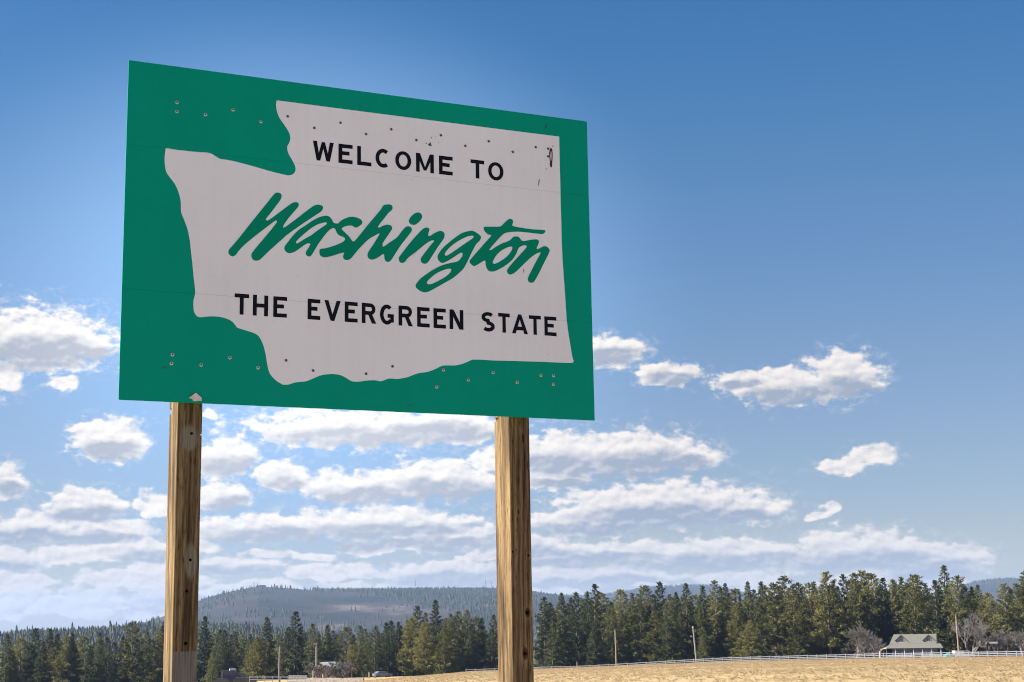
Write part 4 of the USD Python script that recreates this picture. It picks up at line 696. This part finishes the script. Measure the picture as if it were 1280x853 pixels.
# ------------------------------------------------------------------ vehicles and small things at the edges of the field
M_TYRE = plain("tyre_rubber", (0.02, 0.02, 0.02), 0.85)
M_LAMP = plain("head_lamp", (0.75, 0.75, 0.72), 0.2)
def paint(name, c): return usdkit.material(stage, f"/World/Looks/{name}", {"p": ("principled_bsdf", {"base_color": c, "roughness": 0.3, "coat_weight": 0.5})}, [], surface="p.BSDF")
def profile(pts, w, y0=0):            # a side outline (x along the car, z) given width
    m = trimesh.creation.extrude_polygon(Polygon(pts), w, engine="earcut"); v = m.vertices
    m.vertices = np.stack([v[:, 0], v[:, 2] - w / 2 + y0, v[:, 1]], 1); return m
def vehicle(x, y_roof, d, rot, mat, label, style="car", cat_="car", z=None):
    q = at(x, y_roof, d); gz = float(ground_z(q[0], q[1])) if z is None else q[2] - z
    t = thing({"car": "parked_car", "truck": "parked_truck", "van": "parked_van"}[style], label, cat_, (q[0], q[1], gz), rot)
    if style == "car":
        part("body", profile([(-2.2,.35),(2.2,.35),(2.25,.75),(1.2,.92),(.6,1.42),(-1.2,1.45),(-1.9,.98),(-2.25,.9)], 1.75), mat, t)
        win = profile([(1.08,.95),(.55,1.36),(-1.12,1.39),(-1.7,.98)], 1.77); wb, L, W, H, ty = 1.35, 2.2, 1.75, 1.45, .33
    elif style == "van":
        part("body", profile([(-2.5,.4),(2.4,.4),(2.5,.95),(1.9,1.15),(1.3,2.0),(-2.4,2.05),(-2.5,1.8)], 1.95), mat, t)
        win = profile([(1.78,1.2),(1.25,1.85),(-.2,1.88),(-.2,1.2)], 1.97); wb, L, W, H, ty = 1.6, 2.5, 1.95, 2.0, .36
    else:
        part("body", profile([(-3.0,.6),(2.9,.6),(3.0,1.25),(2.0,1.42),(1.45,2.15),(.1,2.2),(-.05,1.4),(-3.0,1.4)], 2.0), mat, t)
        part("box", bx(-3.05, -.1, -1.05, 1.05, 1.42, 2.75), mat, t)
        win = profile([(1.9,1.45),(1.4,2.05),(.25,2.08),(.25,1.45)], 2.02); wb, L, W, H, ty = 1.9, 3.0, 2.0, 2.75, .42
    part("window", win, M_GLASS, t)
    part("windscreen", profile([(p[0] + .03, p[1]) for p in ([(1.18,.95),(.64,1.38),(.60,1.38),(1.14,.95)] if style == "car" else [(1.86,1.18),(1.32,1.92),(1.26,1.92),(1.80,1.18)] if style == "van" else [(1.98,1.45),(1.46,2.1),(1.4,2.1),(1.92,1.45)])], W * .86), M_GLASS, t)
    for sx in (-1, 1):
        for sy in (-1, 1):
            m = trimesh.creation.cylinder(ty, .24, sections=16); m.apply_transform(trimesh.transformations.rotation_matrix(math.pi / 2, [1, 0, 0])); m.apply_translation([sx * wb, sy * (W / 2 - .08), ty])
            w = part("wheel", m, M_TYRE, t, 30); h_ = trimesh.creation.cylinder(ty * .55, .02, sections=10); h_.apply_transform(trimesh.transformations.rotation_matrix(math.pi / 2, [1, 0, 0])); h_.apply_translation([sx * wb, sy * (W / 2 + .045), ty]); part("rim", h_, M_CAN, w)
    for sy in (-1, 1): part("headlight", bx(L - .02, L + .06, sy * W * .36 - .16, sy * W * .36 + .16, .62 if style == "car" else .8, .78 if style == "car" else .98), M_LAMP, t)
    return t
P_NAVY, P_WHITE, P_TEAL, P_BLACK, P_SLATE = paint("navy_paint", (0.015, 0.02, 0.05)), paint("white_paint", (0.75, 0.75, 0.74)), paint("teal_paint", (0.03, 0.30, 0.28)), paint("black_paint", (0.012, 0.013, 0.018)), paint("slate_paint", (0.10, 0.14, 0.22))
PALE = plain("pale_trim", (0.6, 0.6, 0.6), 0.6)
tr = vehicle(296, 838, 330, 18, P_NAVY, "dark box truck just right of the left signpost, under the trees", "truck", "truck", z=2.75)
part("roof_pod", bx(-1.5, -.3, -.5, .5, 2.76, 3.05), PALE, tr)
vehicle(309, 847, 318, 8, P_BLACK, "black van in front of the dark box truck", "van", "van", z=2.05)
vehicle(280, 848.5, 322, 10, P_BLACK, "black car partly behind the left signpost side of the truck", "car", "car", z=1.45)
vehicle(1190.5, 811.4, 398, 6, P_TEAL, "teal car behind the white fence at the foot of the brown leaning pole", "car", "car")
vehicle(1204, 810.6, 399, 4, P_WHITE, "small white van behind the white fence right of the teal car", "van", "van")
vehicle(478, 839.2, 372, 30, P_SLATE, "slate blue car under the trees at the left corner of the field", "car", "car", z=1.45)
# white board on posts
q = at(1242, 803.6, 401); gz = float(ground_z(q[0], q[1])); h = q[2] - gz
b = thing("notice_board", "small white board on two posts among the bare trees at right", "sign", (q[0], q[1], gz), 0)
part("board", bx(-1.0, 1.0, -.03, .03, h - .22, h + .22), P_WHITE, b); part("board", bx(-2.0, -1.62, -.03, .03, h - .24, h + .2), P_WHITE, b)
for u in (-.8, .8, -1.8): part("leg", bx(u - .05, u + .05, .031, .12, -.3, h + .1), M_POLE, b)
# shed with a white roof behind the shrubs
q = at(411, 827.5, 345); gz = float(ground_z(q[0], q[1])); h = q[2] - gz
s = thing("garden_shed", "small shed with a white roof glimpsed above the leafless shrubs", "shed", (q[0], q[1], gz), 20)
part("wall", bx(-1.5, 1.5, -1.3, 1.3, -.3, h - .75), M_PLANK, s)
part("roof", cat([slab([(-1.8, -1.6, h - .95), (1.8, -1.6, h - .95), (1.8, 0, h), (-1.8, 0, h)], .1), slab([(1.8, 1.6, h - .95), (-1.8, 1.6, h - .95), (-1.8, 0, h), (1.8, 0, h)], .1)]), M_WEATHERED, s)
for sx, f in ((-1.5, [[0, 2, 1]]), (1.5, [[0, 1, 2]])): part("gable", poly([(sx, -1.3, h - .75), (sx, 1.3, h - .75), (sx, 0, h - .12)], f), M_PLANK, s)
dr = part("door", bx(-.5, .5, -1.36, -1.301, -.2, 1.7), M_DOOR, s)
# grey plank fence at the left end of the field
def line_fence(name, label, x0, x1, y, d0, d1, pitch, wid, mat, thick=.03, rails=None, tall=None, postmat=None):
    p, q = at(x0, y, d0), at(x1, y + (x1 - x0) * 0.002, d1); L = float(np.hypot(*(q - p)[:2])); t = thing(name, label, "fence", (p[0], p[1], 0), math.degrees(math.atan2(q[1] - p[1], q[0] - p[0])))
    n = int(L / pitch); rr = random.Random(x0)
    for i in range(n):
        u = (i + .5) * pitch; w = p + (q - p) * u / L; gz = float(ground_z(w[0], w[1])); top = w[2] + rr.uniform(-.04, .04)
        part("plank" if wid > .12 else "picket", bx(u - wid / 2, u + wid / 2, 0, thick, max(gz - .1, top - (tall or 99)), top), mat, t)
    for zr in (rails or (-.25, -1.1)):
        for i in range(0, n, 8):
            u0, u1 = i * pitch, min(n, i + 8) * pitch; z0, z1 = [(p + (q - p) * u / L)[2] + zr for u in (u0, u1)]
            part("rail", oriented(np.array([u0, thick + .03, z0]), np.array([u1, thick + .03, z1]), .05, .1, 0), mat, t)
    for i in range(0, n + 1, 8):
        u = i * pitch; w = p + (q - p) * u / L; gz = float(ground_z(w[0], w[1])); part("fence_post", bx(u - .05, u + .05, thick + .06, thick + .16, gz - .4, w[2] + .05), postmat or mat, t)
    return t
line_fence("plank_fence", "grey wooden plank fence at the left end of the golden field", 384, 454, 847.6, 258, 250, .30, .285, M_PLANK, tall=2.2)
line_fence("picket_fence", "white picket gate fence left of the plank fence", 361, 384, 844.4, 300, 298, .22, .10, M_WEATHERED, tall=1.9, rails=(-.12, -.45, -1.2))
wf = thing("paddock_fence", "white two-rail paddock fence between the truck and the picket gate", "fence")
pp = [at(x, 845.8, 316) for x in np.linspace(312, 360, 6)]
for i, p in enumerate(pp):
    g = p.copy(); g[2] = float(ground_z(p[0], p[1])); part("fence_post", capped(.12, p[2] - g[2]).apply_translation(g), M_VINYL, wf)
    if i < 5:
        for z0 in (-.02, -.5): part("rail", oriented(p, pp[i + 1], .05, .17, z0 - .17), M_VINYL, wf)
for x, yt, lab in ((461, 840.5, "pale wooden post at the dark field corner, left of its twin"), (468.5, 841.5, "pale wooden post at the dark field corner, nearer the golden grass"), (391, 838.5, "beige post beside the white picket gate")):
    q = at(x, yt, 330 if x > 400 else 296); gz = float(ground_z(q[0], q[1])); t = thing("wooden_post", lab, "post", (q[0], q[1], gz)); h = q[2] - gz
    part("shaft", bx(-.14, .14, -.14, .14, -.4, h - .05), M_BEIGE, t); part("cap", bx(-.17, .17, -.17, .17, h - .05, h), M_BEIGE, t)

# ------------------------------------------------------------------ far hilltop building and masts
q = at(326, 737, 4780); gz = float(ground_z(q[0], q[1]))
w_ = 12.0 / F_PX * 4780; b = thing("hilltop_building", "dark flat building on the bare hilltop behind the left signpost", "building", (q[0], q[1], gz), 4)
M_FARB = plain("far_wall", (0.07, 0.07, 0.08), 0.8)
hh = at(326, 732.6, 4780)[2] - gz
part("wall", bx(-w_ / 2, w_ / 2, 0, 14, -8, hh), M_FARB, b); part("roof", cat([bx(-w_ / 2 - .6, w_ / 2 + .6, -.6, 14.6, hh, hh + .6), bx(-w_ * .22, w_ * .4, 3, 11, hh + .6, hh + 2.2)]), M_FARB, b)
for x, yt, yb, dd, lab in ((317.5, 728, 737, 4790, "thin mast left of the hilltop building"), (606.5, 724.5, 740, 4800, "thin mast on the wooded ridge left of the right signpost"), (614, 727.5, 740, 4800, "shorter mast on the wooded ridge nearest the right signpost"), (519, 726, 738, 4800, "thin mast on the wooded ridge between the two signposts")):
    p = at(x, yt, dd); g = float(ground_z(p[0], p[1])); t = thing("radio_mast", lab, "mast", (p[0], p[1], g)); H = p[2] - g
    legs = []
    for a in range(3): c, s_ = math.cos(a * 2.094), math.sin(a * 2.094); legs.append(tube([(c * 1.4, s_ * 1.4, -4), (c * .5, s_ * .5, H)], [.35, .25], 5))
    part("lattice", cat(legs), M_FARB, t); part("antenna", cat([bx(-.9, .9, -.3, .3, H * .78, H * .8), tube([(0, 0, H - 2), (0, 0, H + 2)], [.3, .15], 5)]), M_FARB, t)

# ------------------------------------------------------------------ the forests on the hills and the grass
def far_tree(seed):
    r = np.random.default_rng(seed); n = 7; v, f = [], []
    for lev in range(5):
        z0, z1 = 1.0 + lev * 3.2, 1.0 + lev * 3.2 + 5.6; rad = (3.6 - lev * .62) * r.uniform(.8, 1.15); b = len(v)
        for k in range(n):
            a = k * 2 * math.pi / n + r.uniform(-.3, .3); q = rad * r.uniform(.65, 1.15); v.append((q * math.cos(a), q * math.sin(a), z0 + r.uniform(-.7, .5)))
        v.append((r.normal(0, .2), r.normal(0, .2), min(z1, 18)))
        f += [[b + k, b + (k + 1) % n, b + n] for k in range(n)]
    return trimesh.Trimesh(np.array(v), np.array(f), process=False)
M_FARTREE = leaf_mat("far_forest", (0.022, 0.034, 0.018), (0.060, 0.070, 0.030), 0.15)
def instancer(name, protos, mat, pos, scales, label, category, rots=None):
    pi = UsdGeom.PointInstancer.Define(stage, f"/World/{name}"); paths = []
    for i, pm_ in enumerate(protos):
        m = usdkit.mesh(stage, f"/World/{name}/{numbered('/World/' + name, 'tree_shape' if 'forest' in name else 'grass_tuft')}", pm_, mat); paths.append(m.GetPath())
    pi.CreatePrototypesRel().SetTargets(paths); n = len(pos)
    pi.CreateProtoIndicesAttr(Vt.IntArray.FromNumpy(R.integers(0, len(protos), n).astype(np.int32)))
    pi.CreatePositionsAttr(Vt.Vec3fArray.FromNumpy(pos.astype(np.float32))); pi.CreateScalesAttr(Vt.Vec3fArray.FromNumpy(scales.astype(np.float32)))
    a = R.uniform(0, 2 * np.pi, n); qq = np.stack([np.zeros(n), np.zeros(n), np.sin(a / 2), np.cos(a / 2)], 1)
    pi.CreateOrientationsAttr(Vt.QuathArray([Gf.Quath(float(w), float(x), float(y), float(z)) for x, y, z, w in qq]))
    tag(pi.GetPrim(), label, category, kind="stuff")
def scatter(n, x0, x1, d0, d1, keep):
    X = R.uniform(x0, x1, n); az = np.arctan((X - 640) / (F_PX / _cp)); d = np.sqrt(R.uniform(d0 ** 2, d1 ** 2, n)); x, y = d * np.sin(az), d * np.cos(az)
    k = R.uniform(size=n) < keep(X, d, meshkit.fbm(np.stack([x / 180, y / 180, 0 * x], -1), 3, 9)); return x[k], y[k]
def keep_a(X, d, n):
    t = (d - 2300) / 2500
    edge = 372 + (1 - t) * 300
    dense = np.clip((X - edge) / 25, 0, 1)
    sparse = np.where(t > .84, 0.0, .22 * np.clip((n - .42) * 6, 0, 1)) + .30 * np.clip((.30 - t) / .2, 0, 1) * (n > .47)
    return np.maximum(dense * np.clip((n - .22) * 6, 0, 1), sparse)
xa = [scatter(20000, 160, 860, 2300, 4880, keep_a), scatter(2500, 365, 760, 4600, 4880, lambda X, d, n: 0.9 * (X > 385)), scatter(14000, 600, 1420, 5700, 7750, lambda X, d, n: np.clip((n - .2) * 6, 0, 1)), scatter(5200, -90, 420, 1250, 1960, lambda X, d, n: np.clip((n - .25) * 5, 0, 1) * np.clip((430 - X) / 120, 0, 1)), scatter(1500, 600, 1420, 7450, 7750, lambda X, d, n: 1.0 + 0 * X), scatter(900, -60, 1400, 520, 1250, lambda X, d, n: .5 + 0 * X)]
fx, fy = np.concatenate([a[0] for a in xa]), np.concatenate([a[1] for a in xa]); fz = ground_z(fx, fy)
fs = R.uniform(.40, .80, len(fx)); fs = np.where(R.uniform(size=len(fx)) < .04, fs * 1.35, fs) * np.where(np.hypot(fx, fy) < 1300, .8, 1)
instancer("hill_forest", [far_tree(s) for s in range(5)], M_FARTREE, np.stack([fx, fy, fz - .3], 1), np.stack([fs * R.uniform(.9, 1.25, len(fx)), fs * R.uniform(.9, 1.25, len(fx)), fs], 1), "blue-hazed conifer forest covering the far hills", "forest")
def tuft(seed):
    r = np.random.default_rng(seed); v, f = [], []
    for k in range(9):
        a = r.uniform(0, 6.28); d = np.array([math.cos(a), math.sin(a), 0]); p = np.array([r.normal(0, .09), r.normal(0, .09), 0]); sd = np.array([-d[1], d[0], 0]) * .022; h = r.uniform(.06, .15); b = len(v)
        v += [p - sd, p + sd, p + d * .06 + [0, 0, h * .6] + sd * .8, p + d * .16 + [0, 0, h]]; f += [[b, b + 1, b + 2], [b, b + 2, b + 3]]
    return trimesh.Trimesh(np.array(v), np.array(f), process=False)
M_STRAW = usdkit.material(stage, "/World/Looks/straw", {"oi": ("geometry", {}), "n": ("noise_texture", {"scale": 0.35, "detail": 4.0}), "r": ("rgb_ramp", {"ramp": [(0.3, (0.32, 0.238, 0.134)), (0.7, (0.43, 0.333, 0.197))]}), "p": ("principled_bsdf", {"roughness": 0.9, "specular_ior_level": 0.1}), "tr": ("translucent_bsdf", {}), "mx": ("mix_closure", {"fac": 0.42})},
  [("oi.position", "n.vector"), ("n.fac", "r.fac"), ("r.color", "p.base_color"), ("r.color", "tr.color"), ("p.BSDF", "mx.closure1"), ("tr.BSDF", "mx.closure2")], surface="mx.closure")
gx, gy = scatter(34000, 430, 1330, 62, 386, lambda X, d, n: np.clip((n - .25) * 3.2, 0.1, 1) * (d < np.interp(X, CREST[:, 0], CR_D + 5)))
gs = R.uniform(.5, 1.25, len(gx))
instancer("dry_grass", [tuft(s) for s in range(4)], M_STRAW, np.stack([gx, gy, ground_z(gx, gy) - .02], 1), np.stack([gs * 1.3, gs * 1.3, gs], 1), "dry golden grass covering the field", "grass")

# ------------------------------------------------------------------ haze
HAZE = 0.60e-4
hb = trimesh.creation.box([21000, 21000, 270.0]); hb.apply_translation([0, 0, 195 - 135])
hm = usdkit.material(stage, "/World/Looks/haze", {"v": ("principled_volume", {"color": (0.44, 0.63, 1.0), "density": HAZE, "anisotropy": 0.2})}, [], volume="v.volume")
tag(part("haze", hb, hm), "pale blue air over the field and hills", "haze", kind="stuff")
